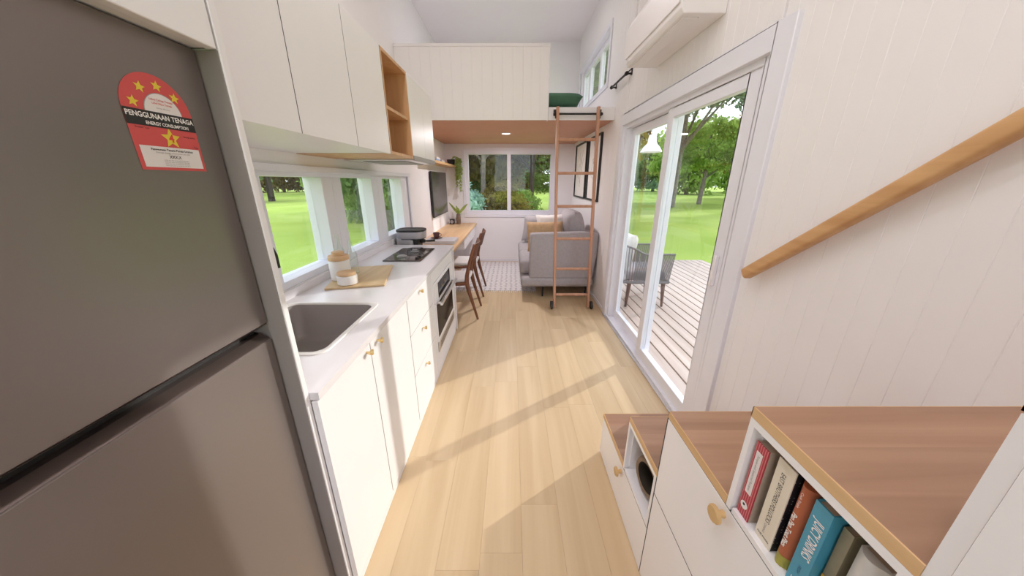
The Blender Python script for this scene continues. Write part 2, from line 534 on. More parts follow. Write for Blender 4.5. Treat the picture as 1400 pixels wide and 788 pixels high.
# ------------------------------------------------------------------ room shell
fl = struct(part('floor', 'page_edge', None, (XL - T, XR + T, YB - T, YF + T, GZ, -0.012)))
rnd = random.Random(3)
PW, PLn = 0.178, 1.22
plank_me = MB().box(-PW / 2 + 0.0003, PW / 2 - 0.0003, -PLn / 2 + 0.0003, PLn / 2 - 0.0003, -0.012, 0.0).mesh('floor_plank')
edge_cut = {}
nx = int(math.ceil((XR - XL) / PW))
for i in range(nx):
    x = XL + PW / 2 + i * PW
    off = rnd.random() * PLn
    y = YB - off
    while y < YF:
        a = max(y, YB); b = min(y + PLn, YF)
        if b - a > 0.02 and b > 0.3:
            hw = min(PW / 2, XR - x) if i == nx - 1 else PW / 2
            if b - a > PLn - 1e-4 and i < nx - 1:
                o = link('floor_plank', plank_me, 'floor_oak', fl, (x, (a + b) / 2, 0))
            else:
                part('floor_plank', 'floor_oak', fl, (x - PW / 2 + 0.0003, x + hw - 0.0003, a + 0.0003, b - 0.0003, -0.012, 0.0), origin=(x, (a + b) / 2, 0))
        y += PLn
part('floor_rear', 'floor_oak', fl, (XL, XR, YB, 0.3, -0.0125, -0.001))

m = MB()
m.prism([(XL - T, zc(XL - T)), (XR + T, zc(XR + T)), (XR + T, zc(XR + T) + 0.15), (XL - T, zc(XL - T) + 0.15)], YF - YB + 2 * T, 'Y', YB - T)
struct(m.build('ceiling', 'ceiling'))

def wall_x(name, mat, x0, x1, y0, y1, z0, z1, holes):
    """wall slab in the YZ plane with rectangular holes (y0,y1,z0,z1)"""
    m = MB()
    ys = sorted({y0, y1, *[h[0] for h in holes], *[h[1] for h in holes]})
    zs = sorted({z0, z1, *[h[2] for h in holes], *[h[3] for h in holes]})
    for i in range(len(ys) - 1):
        for j in range(len(zs) - 1):
            cyy = (ys[i] + ys[i + 1]) / 2; czz = (zs[j] + zs[j + 1]) / 2
            if any(h[0] < cyy < h[1] and h[2] < czz < h[3] for h in holes): continue
            m.box(x0, x1, ys[i], ys[i + 1], zs[j], zs[j + 1])
    return m
KW = (1.50, 3.88, 0.945, 1.555)       # kitchen window opening
LWL = (4.25, 5.9, 2.58, 3.13)         # loft windows
LWR = (4.25, 5.9, 2.45, 2.90)
DO = (1.56, 3.46, 0.0, 2.03)          # sliding door opening
wl = struct(wall_x('wall_left', 'wall', XL - T, XL, YB - T, YF + T, GZ, zc(XL), [KW, LWR]).build('wall_left', 'wall'))
wr = struct(wall_x('wall_right', 'wall', XR + 0.012, XR + T, YB - T, YF + T, GZ, zc(XR), [DO, LWL]).build('wall_right', 'wall'))
# shiplap boards of the right wall, each on its own
BP = 0.079
nb = int((3.52 - YB) / BP)
full_me = {}
for i in range(nb + 34):
    y0 = YB + i * BP; y1 = y0 + BP
    if y1 > YF: break
    spans = []
    if y1 <= DO[0] or y0 >= DO[1]: spans = [(0.0, zc(XR) - 0.002)]
    elif y0 < DO[0] < y1: spans = [(0.0, zc(XR) - 0.002)]; y1 = DO[0]
    elif y0 < DO[1] < y1: spans = [(0.0, zc(XR) - 0.002)]; y0 = DO[1]
    else: spans = [(DO[3], zc(XR) - 0.002)]
    if y0 >= 4.2 and y0 < 5.95 or (y0 < 4.25 < y1):
        spans = [(0.0, LWL[2]), (LWL[3], zc(XR) - 0.002)]
    for (a, b) in spans:
        key = (round(y1 - y0, 4), round(a, 3), round(b, 3))
        if key not in full_me:
            h = (y1 - y0) / 2
            mm = MB().prism([(0.012, -h), (0.0016, -h), (0.0, -h + 0.0018), (0.0, h - 0.0018), (0.0016, h), (0.012, h)], b - a, 'Z', a)
            full_me[key] = mm.mesh('wall_board')
        link('wall_board', full_me[key], 'board', wr, (XR, (y0 + y1) / 2, 0))

FW = (-0.85, 0.79, 0.905, 2.02)       # far window opening (x0,x1,z0,z1)
def wall_y(y0, y1, x0, x1, z0, z1, h):
    m = MB()
    xs = [x0, h[0], h[1], x1]; zs = [z0, h[2], h[3], z1]
    for i in range(3):
        for j in range(3):
            if i == 1 and j == 1: continue
            m.box(xs[i], xs[i + 1], y0, y1, zs[j], zs[j + 1])
    return m
struct(wall_y(YF, YF + T, XL, XR + 0.012, GZ, 3.66, FW).build('wall_far', 'wall'))
RW = (-0.9, 0.9, 0.6, 3.1)  # opening for the added rear window
struct(wall_y(YB - T, YB, XL, XR + 0.012, GZ, 3.66, RW).build('wall_rear', 'wall'))

# kitchen window: one outer frame, two mullions, three deep-set panes
w1 = sthing('window_1', 'three-light white kitchen window above the worktop', (XL, KW[0], KW[2]))
fx, bx = -1.213, -1.335
ops = [(1.62, 2.14), (2.38, 2.90), (3.14, 3.66)]
part('window_frame', 'upvc', w1, (bx, fx, KW[0], KW[1], KW[2], 0.985), (bx, fx, KW[0], KW[1], 1.525, KW[3]), bevel=0.003)
for a, b in [(KW[0], 1.62), (3.66, KW[1])]:
    part('window_frame', 'upvc', w1, (bx, fx, a, b, 0.985, 1.525), bevel=0.003)
for a, b in [(2.14, 2.38), (2.90, 3.14)]:
    part('mullion', 'upvc', w1, (bx, fx, a, (a + b) / 2 - 0.0015, 0.985, 1.525), (bx, fx, (a + b) / 2 + 0.0015, b, 0.985, 1.525), bevel=0.003)
for a, b in ops:
    part('pane', 'pane', w1, (-1.292, -1.288, a, b, 0.985, 1.525))
part('window_head', 'upvc', w1, (XL, XL + 0.022, 1.46, 3.92, 1.55, 1.585), bevel=0.003)
part('window_casing', 'upvc', w1, (XL, XL + 0.012, 3.86, 3.90, 0.75, 1.55), bevel=0.003)

# far window, two lights
w2 = sthing('window_2', 'two-light white window in the end wall behind the sofa', (0, YF, FW[2]))
part('window_frame', 'upvc', w2, (FW[0], FW[1], YF + 0.02, YF + 0.1, FW[2], 0.975), (FW[0], FW[1], YF + 0.02, YF + 0.1, 1.958, FW[3]),
     (FW[0], -0.79, YF + 0.02, YF + 0.1, 0.975, 1.958), (0.70, FW[1], YF + 0.02, YF + 0.1, 0.975, 1.958), bevel=0.003)
part('mullion', 'upvc', w2, (-0.088, -0.018, YF + 0.015, YF + 0.1, 0.975, 1.958), bevel=0.003)
for a, b in [(-0.79, -0.088), (-0.018, 0.70)]:
    part('pane', 'pane', w2, (a, b, YF + 0.06, YF + 0.064, 0.975, 1.958))
part('casing', 'upvc', w2, (-0.90, 0.84, YF - 0.012, YF, 2.02, 2.07), (-0.90, -0.85, YF - 0.012, YF, 0.855, 2.02), (0.79, 0.84, YF - 0.012, YF, 0.855, 2.02), (-0.85, 0.79, YF - 0.012, YF, 0.855, 0.905), bevel=0.002)

# loft windows in both long walls
for n, (xa, xb, sgn) in enumerate([(XR, XR + T, 1), (XL - T, XL, -1)]):
    ww = sthing('window_%d' % (n + 3), ['small white loft window above the sofa wall', 'small white loft window above the television wall'][n], ((xa + xb) / 2, 5.0, LWL[2]))
    xi = xa + 0.05 if sgn > 0 else xb - 0.05
    xo = xi + 0.05 * sgn
    x0, x1 = min(xi, xo), max(xi, xo)
    y0, y1, z0, z1 = LWL if sgn > 0 else LWR
    part('window_frame', 'upvc', ww, (x0, x1, y0, y1, z0, z0 + 0.06), (x0, x1, y0, y1, z1 - 0.06, z1), (x0, x1, y0, y0 + 0.06, z0 + 0.06, z1 - 0.06), (x0, x1, y1 - 0.06, y1, z0 + 0.06, z1 - 0.06), bevel=0.003)
    part('mullion', 'upvc', ww, (x0, x1, 4.80, 4.88, z0 + 0.06, z1 - 0.06), bevel=0.003)
    part('mullion', 'upvc', ww, (x0, x1, 5.40, 5.48, z0 + 0.06, z1 - 0.06), bevel=0.003)
    for a, b in [(y0 + 0.06, 4.80), (4.88, 5.40), (5.48, y1 - 0.06)]:
        part('pane', 'pane', ww, ((x0 + x1) / 2 - 0.002, (x0 + x1) / 2 + 0.002, a, b, z0 + 0.06, z1 - 0.06))
    xc0, xc1 = (XR - 0.014, XR) if sgn > 0 else (XL, XL + 0.014)
    part('casing', 'upvc', ww, (xc0, xc1, y0 - 0.05, y0, z0 - 0.05, z1 + 0.05), (xc0, xc1, y1, y1 + 0.05, z0 - 0.05, z1 + 0.05), (xc0, xc1, y0, y1, z0 - 0.05, z0), (xc0, xc1, y0, y1, z1, z1 + 0.05), bevel=0.002)
# added rear window, unseen behind the viewer, lets in fill daylight
w5 = sthing('window_5', 'added tall rear window, out of view, letting in fill daylight', (0, YB, RW[2]))
part('window_frame', 'upvc', w5, (RW[0], RW[1], YB - 0.1, YB - 0.03, RW[2], RW[2] + 0.05), (RW[0], RW[1], YB - 0.1, YB - 0.03, RW[3] - 0.05, RW[3]),  # frame of the added rear window
     (RW[0], RW[0] + 0.05, YB - 0.1, YB - 0.03, RW[2] + 0.05, RW[3] - 0.05), (RW[1] - 0.05, RW[1], YB - 0.1, YB - 0.03, RW[2] + 0.05, RW[3] - 0.05), bevel=0.003)
part('pane', 'pane', w5, (RW[0] + 0.05, RW[1] - 0.05, YB - 0.066, YB - 0.062, RW[2] + 0.05, RW[3] - 0.05))  # pane of the added rear window

# sliding door: casing, fixed frame, two sashes
d1 = sthing('door_1', 'white sliding glass door to the deck', (XR, 2.5, 0))
part('door_casing', 'upvc', d1, (XR - 0.02, XR + 0.01, 1.47, DO[0] + 0.015, 0, 2.115), (XR - 0.02, XR + 0.01, DO[1] - 0.015, 3.55, 0, 2.115), (XR - 0.02, XR + 0.01, DO[0] + 0.015, DO[1] - 0.015, 2.015, 2.115), bevel=0.004)
part('door_frame', 'upvc', d1, (XR + 0.005, XR + T, DO[0], 1.635, 0, DO[3]), (XR + 0.005, XR + T, 3.40, DO[1], 0, DO[3]), (XR + 0.005, XR + T, 1.635, 3.40, 1.985, DO[3]), bevel=0.004)
part('door_threshold', 'upvc', d1, (XR - 0.01, XR + T, 1.60, 3.44, -0.005, 0.025), bevel=0.003)
part('threshold_track', 'steel', d1, (XR - 0.03, XR - 0.01, 1.50, 3.52, 0.0, 0.006))
def sash(x0, x1, y0, y1, st0, st1):
    s = part('door_sash', 'upvc', d1, (x0, x1, y0, y0 + st0, 0.025, 1.985), (x0, x1, y1 - st1, y1, 0.025, 1.985), (x0, x1, y0 + st0, y1 - st1, 0.025, 0.115), (x0, x1, y0 + st0, y1 - st1, 1.92, 1.985), bevel=0.004)
    part('pane', 'pane', s, ((x0 + x1) / 2 - 0.002, (x0 + x1) / 2 + 0.002, y0 + st0, y1 - st1, 0.115, 1.92))
    return s
s1 = sash(XR + 0.015, XR + 0.055, 1.635, 2.555, 0.10, 0.085)
part('door_handle', 'white_plastic', s1, (XR - 0.005, XR + 0.015, 1.675, 1.70, 0.95, 1.12), bevel=0.004)
sash(XR + 0.065, XR + 0.105, 2.49, 3.40, 0.085, 0.075)

# loft platform, fascia and boarded parapet
lo = struct(part('loft_platform', 'terracotta', None, (XL, XR, 3.85, YF, 2.13, 2.15)))
lo['label'] = 'loft floor with terracotta plywood underside over the sitting area'
part('loft_floor_slab', 'wall', lo, (XL, XR, 3.86, YF, 2.15, 2.24))
part('fascia', 'wall', lo, (0.395, XR, 3.83, 3.86, 2.128, 2.25), bevel=0.002)
for i, (a, b) in enumerate([(XL, -1.152)] + [(-1.152 + 0.1055 * k, -1.152 + 0.1055 * (k + 1)) for k in range(12)] + [(0.116 + 0.0885 * k, 0.116 + 0.0885 * (k + 1)) for k in range(3)]):
    key = round(b - a, 4)
    mm = MB().prism([(a, 3.855), (a, 3.8325), (a + 0.0026, 3.83), (b - 0.0026, 3.83), (b, 3.8325), (b, 3.855)], 2.795 - 2.128, 'Z', 2.128)
    mm.build('parapet_board', 'board', lo, origin=((a + b) / 2, 3.83, 2.13))
part('parapet_trim', 'board', lo, (0.101, 0.116, 3.826, 3.855, 2.128, 2.795))
part('parapet_backing', 'wall', lo, (XL, 0.3815, 3.855, 3.91, 2.24, 2.795))
part('parapet_cap', 'wall', lo, (XL, 0.39, 3.82, 3.92, 2.795, 2.82), bevel=0.002)
part('parapet_end', 'wall', lo, (0.3815, 0.392, 3.83, 3.92, 2.128, 2.795))
struct(part('baseboard_far', 'upvc', None, (-0.6, XR, YF - 0.012, YF, 0.0, 0.05), bevel=0.002))
struct(part('baseboard_right', 'upvc', None, (XR - 0.01, XR, 3.555, YF - 0.012, 0.0, 0.05), bevel=0.002))

# ------------------------------------------------------------------ outside: lawn, deck
rg = random.Random(11)
N = 60
vs = []; fs = []
for j in range(N + 1):
    for i in range(N + 1):
        x = -90 + 180 * i / N; y = -60 + 180 * j / N
        d = math.hypot(x, y - 2)
        vs.append((x, y, GZ + (0.0 if d < 12 else 0.12 * math.sin(x * 0.13) * math.cos(y * 0.11) * min(1, (d - 12) / 20))))
for j in range(N):
    for i in range(N):
        a = j * (N + 1) + i
        fs.append((a, a + 1, a + N + 2, a + N + 1))
gr = struct(MB().add(vs, fs).build('ground', 'lawn'))
gr['label'] = 'bright green mown lawn all round the house'

dk = struct(part('deck', 'deck_under', None, (1.26, 3.93, -0.5, 6.45, GZ - 0.05, -0.09)))
dk['label'] = 'pale timber deck outside the sliding door'
dm = MB().box(-0.0548, 0.0548, -3.475, 3.475, -0.03, 0.0).mesh('deck_board')
for i in range(21):
    link('deck_board', dm, 'deck_wood', dk, (1.345 + 0.127 * i, 2.975, -0.05))

# ------------------------------------------------------------------ kitchen: tall units
FX = -0.65
fr = thing('refrigerator', 'grey two-door refrigerator standing in the tall white housing', 'refrigerator', (-0.92, 0.42, 0))
part('body', 'fridge_dark', fr, (XL + 0.01, FX - 0.05, 0.065, 0.77, 0.0, 1.735), bevel=0.004)
def bev_door(z0, z1, name, lip_low, lip_high):
    # flat leaf whose edge next to the grip slot is cut back at a slant
    prof = [(FX - 0.05, z0), (FX - (0.03 if lip_low else 0.003), z0), (FX, z0 + (0.018 if lip_low else 0.003)),
            (FX, z1 - (0.012 if lip_high else 0.003)), (FX - (0.02 if lip_high else 0.003), z1), (FX - 0.05, z1)]
    return MB().prism([(p[0], p[1]) for p in prof], 0.773 - 0.062, 'Y', 0.062).build(name, 'fridge', fr)
fd = bev_door(1.142, 1.757, 'freezer_door', False, False)
MB().prism([(FX - 0.05, 1.128), (FX - 0.024, 1.128), (FX - 0.001, 1.142), (FX - 0.05, 1.142)], 0.711, 'Y', 0.062).build('grip_lip', 'fridge_dark', fd)
ld = bev_door(0.04, 1.098, 'fresh_food_door', False, False)
MB().prism([(FX - 0.05, 1.098), (FX - 0.001, 1.098), (FX - 0.024, 1.112), (FX - 0.05, 1.112)], 0.711, 'Y', 0.062).build('grip_lip', 'fridge_dark', ld)
part('grip_slot', 'black', fr, (FX - 0.05, FX - 0.04, 0.064, 0.77, 1.11, 1.13))
# energy label on the freezer door
M0 = basis((FX + 0.0006, 0.661, 1.520), (0, 1, 0), (0, 0, 1))      # label plane: right = +Y, up = +Z, origin bottom centre
LW, LH = 0.124, 0.163
def out(w, h0, h):
    pts = [(-w / 2, h0), (w / 2, h0)]
    r = w / 2; zc_ = h - r
    pts += [(r * math.cos(PI * i / 20), zc_ + r * math.sin(PI * i / 20)) for i in range(21)]
    return pts
def poly(pts, z=0.0):
    return MB().add([(p[0], p[1], z) for p in pts], [tuple(range(len(pts)))])
def star(cx, cy_, r, rot=0.0):
    return [(cx + (r if k % 2 == 0 else r * 0.45) * math.sin(rot + k * PI / 5), cy_ + (r if k % 2 == 0 else r * 0.45) * math.cos(rot + k * PI / 5)) for k in range(10)]
el = flat('energy_label', 'label_red', fd, poly(out(LW, 0, LH)), M0)
el['label'] = 'red and white energy rating sticker with yellow stars'
def lab(name, mat, mb, lift):
    for i, p in enumerate(mb.v): mb.v[i] = (p[0], p[1], lift)
    return flat(name, mat, el, mb, M0)
HR = 0.033
hc = 0.103
lab('label_window', 'grey_slot', poly([(0.008 + (HR + 0.0012) * math.cos(PI * i / 20), hc - 0.004 + (HR + 0.0012) * math.sin(PI * i / 20)) for i in range(21)]), 0.0003)
lab('label_window', 'label_white', poly([(0.008 + HR * math.cos(PI * i / 20), hc - 0.004 + HR * math.sin(PI * i / 20)) for i in range(21)]), 0.0005)
lab('label_band', 'ink_black', poly([(-LW / 2, 0.074), (LW / 2, 0.074), (LW / 2, 0.100), (-LW / 2, 0.100)]), 0.0007)
for a in (164, 124, 84, 44):
    lab('label_star', 'label_yellow', poly(star(0.003 + 0.046 * math.cos(math.radians(a)), 0.099 + 0.046 * math.sin(math.radians(a)), 0.0098, math.radians(10))), 0.0006)
lab('label_star', 'label_yellow', poly(star(0.006, 0.057, 0.0185)), 0.0006)
lab('label_panel', 'label_white', poly([(-0.055, 0.005), (0.056, 0.005), (0.056, 0.041), (-0.055, 0.041)]), 0.0006)
def ltxt(s, mat, size, x, y, bold=0.0, wide=1.0):
    mb = text_mb(s, size, bold, wide)
    mb.v = [(p[0] + x, p[1] + y, 0) for p in mb.v]
    lab('lettering', mat, mb, 0.0009)
ltxt('PENGGUNAAN TENAGA', 'ink_white', 0.0118, 0.0, 0.0915, 0.0003, 0.92)
ltxt('ENERGY CONSUMPTION', 'ink_white', 0.0078, 0.008, 0.0795, 0.0002, 0.9)
ltxt('4', 'ink_red', 0.019, 0.0065, 0.0565, 0.0006)
ltxt('Penggunaan Tenaga Purata Setahun', 'ink_black', 0.0056, 0.002, 0.0355, 0.0001)
ltxt('Average energy consumption per year', 'ink_grey', 0.0042, 0.002, 0.0305)
ltxt('XXX.X', 'ink_black', 0.0075, 0.003, 0.0235, 0.0001)
for k in range(4):
    ltxt('kWh per year as tested for this label', 'ink_grey', 0.0032, 0.004, 0.0175 - 0.0031 * k)
ltxt('Label Cekap Tenaga', 'ink_red', 0.0052, 0.008, 0.121)
ltxt('Label Hijau Tenaga', 'ink_red', 0.0048, 0.008, 0.115)
ltxt('Energy efficiency', 'ink_grey', 0.0036, 0.008, 0.1075)
ltxt('Product Type', 'ink_black', 0.0042, -0.04, 0.0705)
ltxt('Energy saving', 'ink_black', 0.0042, 0.043, 0.063)
ltxt('Type', 'ink_black', 0.0045, 0.052, 0.045)

tp = tag(part('tall_panel', 'laminate', None, (XL + 0.002, -0.605, 0.782, 0.80, 0.0, 2.52), bevel=0.0015, origin=(-0.9, 0.79, 0)), 'tall white panel between refrigerator and kitchen cabinets', 'panel')
part('shaded_inner_face', 'panel_shade', tp, (XL + 0.002, -0.608, 0.780, 0.782, 0.0, 1.757))  # thin taupe skin imitating shade on the white panel's inner face
oc = thing('overhead_cabinet', 'white cabinet above the refrigerator', 'cabinet', (-0.9, 0.4, 1.757))
part('carcass', 'carcass', oc, (XL + 0.002, -0.628, 0.05, 0.776, 1.76, 2.52))
part('door', 'laminate', oc, (-0.626, -0.605, 0.05, 0.776, 1.757, 2.52), bevel=0.002)
part('joint_shadow_gap', 'joint', oc, (-0.66, -0.612, 0.7765, 0.7805, 1.76, 2.52))

# ------------------------------------------------------------------ upper cabinets
FXU = -0.67
uc = thing('wall_cabinet', 'white three-door wall cabinet over the sink', 'cabinet', (-0.93, 1.36, 1.645), None)
part('carcass', 'laminate', uc, (XL + 0.002, FXU - 0.022, 0.802, 1.913, 1.648, 2.155))
part('joint_backing', 'joint', uc, (FXU - 0.022, FXU - 0.018, 0.804, 1.911, 1.652, 2.153))
for a, b in [(0.803, 1.1245), (1.1285, 1.519), (1.523, 1.911)]:
    part('door', 'laminate', uc, (FXU - 0.018, FXU, a, b, 1.645, 2.155), bevel=0.0012)
for y in (1.1265, 1.521, 1.9135):
    part('shadow_gap', 'joint', uc, (FXU - 0.018, FXU - 0.0008, y - 0.0022, y + 0.0022, 1.646, 2.154))
us = thing('open_shelf_unit', 'oak open shelf box between the white wall cabinets', 'shelf', (-0.93, 2.13, 1.645))
a, b = 1.917, 2.341
part('side_panel', 'shelf_oak', us, (XL + 0.002, FXU, a, a + 0.016, 1.645, 2.155))
part('side_panel', 'shelf_oak', us, (XL + 0.002, FXU, b - 0.016, b, 1.645, 2.155))
part('back_panel', 'shelf_oak', us, (XL + 0.002, XL + 0.26, a + 0.016, b - 0.016, 1.661, 2.139))
for z in (1.645, 1.878, 2.139):
    part('shelf_board', 'shelf_oak', us, (XL + 0.002, FXU - (0.0 if z != 1.878 else 0.01), a + 0.016, b - 0.016, z, z + 0.016))
uc2 = thing('wall_cabinet', 'white two-door wall cabinet with the range hood built in below', 'cabinet', (-0.93, 2.66, 1.66))
part('carcass', 'laminate', uc2, (XL + 0.002, FXU - 0.022, 2.345, 2.985, 1.668, 2.155))
part('joint_backing', 'joint', uc2, (FXU - 0.022, FXU - 0.018, 2.347, 2.983, 1.672, 2.153))
for c, d in [(2.345, 2.676), (2.679, 2.985)]:
    part('door', 'laminate', uc2, (FXU - 0.018, FXU, c, d, 1.668, 2.155), bevel=0.0012)
part('shadow_gap', 'grey_slot', uc2, (FXU - 0.018, FXU - 0.0008, 2.6762, 2.6788, 1.669, 2.154))
rh = thing('range_hood', 'slim grey range hood under the two-door wall cabinet', 'range hood', (-0.93, 2.66, 1.635))
part('body', 'steel', rh, (XL + 0.05, FXU - 0.004, 2.35, 2.98, 1.636, 1.667), bevel=0.002)
part('front_strip', 'grey_slot', rh, (FXU - 0.004, FXU + 0.003, 2.35, 2.98, 1.636, 1.667), bevel=0.001)
part('filter', 'grey_slot', rh, (XL + 0.15, FXU - 0.08, 2.42, 2.90, 1.632, 1.636))

# ------------------------------------------------------------------ base units
CF = -0.585
KZ = 0.05
def knob(parent, x, y, z, sgn=1, mat='brass', r=0.017):
    """small mushroom knob on a stem"""
    M = basis((x, y, z), (0, 1, 0), (0, 0, 1)) if sgn > 0 else basis((x, y, z), (0, -1, 0), (0, 0, 1))
    m = MB().lathe([(r * 0.42, 0.0), (r * 0.36, 0.012), (r * 0.5, 0.016), (r, 0.019), (r, 0.024), (r * 0.85, 0.028), (0.0001, 0.029)], n=16)
    xf(m, M)
    return m.build('knob', mat, parent, smooth=True)
def tknob(parent, x, y, z):
    """brass bar knob with a forked heart-like head"""
    m = MB()
    m.tube([(x, y, z), (x + 0.018, y, z)], 0.005, 10)
    m.tube([(x + 0.018, y - 0.013, z + 0.005), (x + 0.021, y, z - 0.004), (x + 0.018, y + 0.013, z + 0.005)], [0.0065, 0.0085, 0.0065], 10)
    return m.build('knob', 'brass', parent, smooth=True)
def base_unit(name, label, y0, y1):
    t = thing(name, label, 'cabinet', (-0.9, (y0 + y1) / 2, 0))
    part('carcass', 'carcass', t, (XL + 0.05, CF - 0.024, y0, y0 + 0.018, 0.0, 0.872), (XL + 0.05, CF - 0.024, y1 - 0.018, y1, 0.0, 0.872), (XL + 0.05, XL + 0.062, y0 + 0.018, y1 - 0.018, 0.0, 0.872), (XL + 0.062, CF - 0.024, y0 + 0.018, y1 - 0.018, 0.0, 0.05))
    part('joint_backing', 'joint', t, (CF - 0.024, CF - 0.019, y0 + 0.02, y1 - 0.001, KZ, 0.872))
    part('plinth', 'carcass', t, (CF - 0.024, CF - 0.006, y0, y1, 0.0, KZ - 0.004))
    return t
sk = base_unit('sink_cabinet', 'white two-door base cabinet under the sink', 0.801, 1.656)
for i, (c, d, ky) in enumerate([(0.8012, 1.170, 1.133), (1.1745, 1.653, 1.238)]):
    dd = part('door', 'laminate', sk, (CF - 0.019, CF, c, d, KZ, 0.868), bevel=0.0012)
    tknob(dd, CF, ky, 0.845)
part('shadow_gap', 'joint', sk, (CF - 0.019, CF - 0.0012, 1.1705, 1.174, KZ, 0.867))
part('shadow_gap', 'joint', sk, (CF - 0.019, CF - 0.0012, 1.6535, 1.656, KZ, 0.867))
dr = base_unit('drawer_cabinet', 'white base cabinet with three drawers between sink and oven', 1.658, 2.198)
for z0, z1, kz in [(0.643, 0.868, 0.842), (0.372, 0.640, 0.587), (KZ, 0.369, 0.320)]:
    dd = part('drawer_front', 'laminate', dr, (CF - 0.019, CF, 1.6605, 2.1955, z0, z1), bevel=0.0012)
    tknob(dd, CF, 1.90, kz)
for z in (0.3705, 0.6415):
    part('shadow_gap', 'joint', dr, (CF - 0.019, CF - 0.0012, 1.6605, 2.1955, z - 0.0014, z + 0.0014))
part('shadow_gap', 'joint', dr, (CF - 0.019, CF - 0.0012, 2.196, 2.198, KZ, 0.867))
oh = thing('oven_housing', 'white base cabinet built round the oven', 'cabinet', (-0.9, 2.6, 0))
part('carcass', 'carcass', oh, (XL + 0.05, CF - 0.02, 2.20, 2.222, 0.0, 0.872), (XL + 0.05, CF - 0.02, 3.02, 3.04, 0.0, 0.872), (XL + 0.05, CF - 0.02, 2.222, 3.02, 0.0, 0.19), (XL + 0.05, XL + 0.07, 2.222, 3.02, 0.19, 0.872))
part('filler', 'laminate', oh, (CF - 0.02, CF, 2.20, 2.255, KZ, 0.868), (CF - 0.02, CF, 2.965, 3.04, KZ, 0.868), (CF - 0.02, CF, 2.255, 2.965, 0.775, 0.868), (CF - 0.02, CF, 2.255, 2.965, KZ, 0.19), bevel=0.001)
part('plinth', 'carcass', oh, (CF - 0.024, CF - 0.006, 2.20, 3.04, 0.0, KZ - 0.004))
ov = thing('oven', 'built-in oven with black glass door and steel bar handle', 'oven', (-0.8, 2.61, 0.2))
part('body', 'grey_slot', ov, (XL + 0.12, CF - 0.02, 2.26, 2.96, 0.20, 0.77))
part('control_panel', 'white_plastic', ov, (CF - 0.02, CF + 0.006, 2.262, 2.958, 0.61, 0.768), bevel=0.002)
dsp = part('display', 'black_glass', ov, (CF + 0.006, CF + 0.008, 2.37, 2.84, 0.622, 0.745))
for k, yy in enumerate((2.50, 2.56, 2.62)):
    flat('digit', 'label_yellow', dsp, text_mb('8' if k != 1 else ':', 0.035), basis((CF + 0.0086, yy, 0.69), (0, 1, 0), (0, 0, 1)))
od = part('oven_door', 'white_plastic', ov, (CF - 0.02, CF + 0.008, 2.262, 2.958, 0.285, 0.604), bevel=0.002)
part('door_glass', 'black_glass', od, (CF + 0.008, CF + 0.0105, 2.275, 2.90, 0.325, 0.595))
part('bar_handle', 'steel', od, (CF + 0.035, CF + 0.055, 2.28, 2.94, 0.592, 0.618), (CF + 0.008, CF + 0.04, 2.30, 2.325, 0.595, 0.612), (CF + 0.008, CF + 0.04, 2.895, 2.92, 0.595, 0.612), bevel=0.003)
vp = part('vent_panel', 'steel', ov, (CF - 0.02, CF + 0.006, 2.262, 2.958, 0.195, 0.28), bevel=0.002)
for k in range(3):
    part('vent_slot', 'black', vp, (CF + 0.006, CF + 0.007, 2.33, 2.89, 0.215 + 0.018 * k, 0.221 + 0.018 * k))
tag(part('end_panel', 'laminate', None, (XL + 0.002, CF + 0.002, 3.095, 3.125, 0.0, 0.873), bevel=0.0015, origin=(-0.9, 3.11, 0)), 'white end panel closing the kitchen run beside the chairs', 'panel')

SY0, SY1, SX0, SX1 = 1.035, 1.53, -1.135, -0.70
wt = tag(MB().box(XL + 0.002, -0.578, 0.802, SY0, 0.874, 0.90).box(XL + 0.002, -0.578, SY1, 3.14, 0.874, 0.90).box(XL + 0.002, SX0, SY0, SY1, 0.874, 0.90).box(SX1, -0.578, SY0, SY1, 0.874, 0.90).build('worktop', 'quartz', origin=(-0.9, 1.97, 0.874)), 'white stone worktop over the base cabinets', 'worktop')
part('upstand', 'quartz', wt, (XL + 0.0005, XL + 0.012, 1.46, 3.14, 0.90, 0.945), (XL + 0.0005, XL + 0.012, 0.802, 1.46, 0.90, 0.945))
# sink bowl with rounded corners and a rolled rim
def rrect(x0, x1, y0, y1, r, n=5):
    pts = []
    for cx_, cy_, a0 in [(x1 - r, y1 - r, 0), (x0 + r, y1 - r, 90), (x0 + r, y0 + r, 180), (x1 - r, y0 + r, 270)]:
        for k in range(n + 1):
            a = math.radians(a0 + 90 * k / n)
            pts.append((cx_ + r * math.cos(a), cy_ + r * math.sin(a)))
    return pts
def loft(levels, cap_last=True):
    m = MB(); n = len(levels[0][0])
    vs = []; fs = []
    for pts, z in levels: vs += [(p[0], p[1], z) for p in pts]
    for i in range(len(levels) - 1):
        for k in range(n):
            a = i * n + k; b = i * n + (k + 1) % n
            fs.append((a, b, b + n, a + n))
    if cap_last: fs.append(tuple(range((len(levels) - 1) * n, len(levels) * n)))
    return m.add(vs, fs)
si = thing('kitchen_sink', 'single-bowl steel sink let into the white worktop', 'sink', (-0.92, 1.28, 0.70))
R = lambda d, r: rrect(SX0 + d, SX1 - d, SY0 + d, SY1 - d, r)
loft([(R(-0.02, 0.05), 0.9005), (R(-0.018, 0.05), 0.904), (R(0.0, 0.045), 0.904), (R(0.006, 0.045), 0.897)], False).build('rim', 'ceramic', si, smooth=True, angle=50)
loft([(R(0.006, 0.045), 0.898), (R(0.012, 0.05), 0.74), (R(0.03, 0.06), 0.712), (R(0.06, 0.06), 0.705)]).build('bowl', 'sink_steel', si, smooth=True, angle=50)
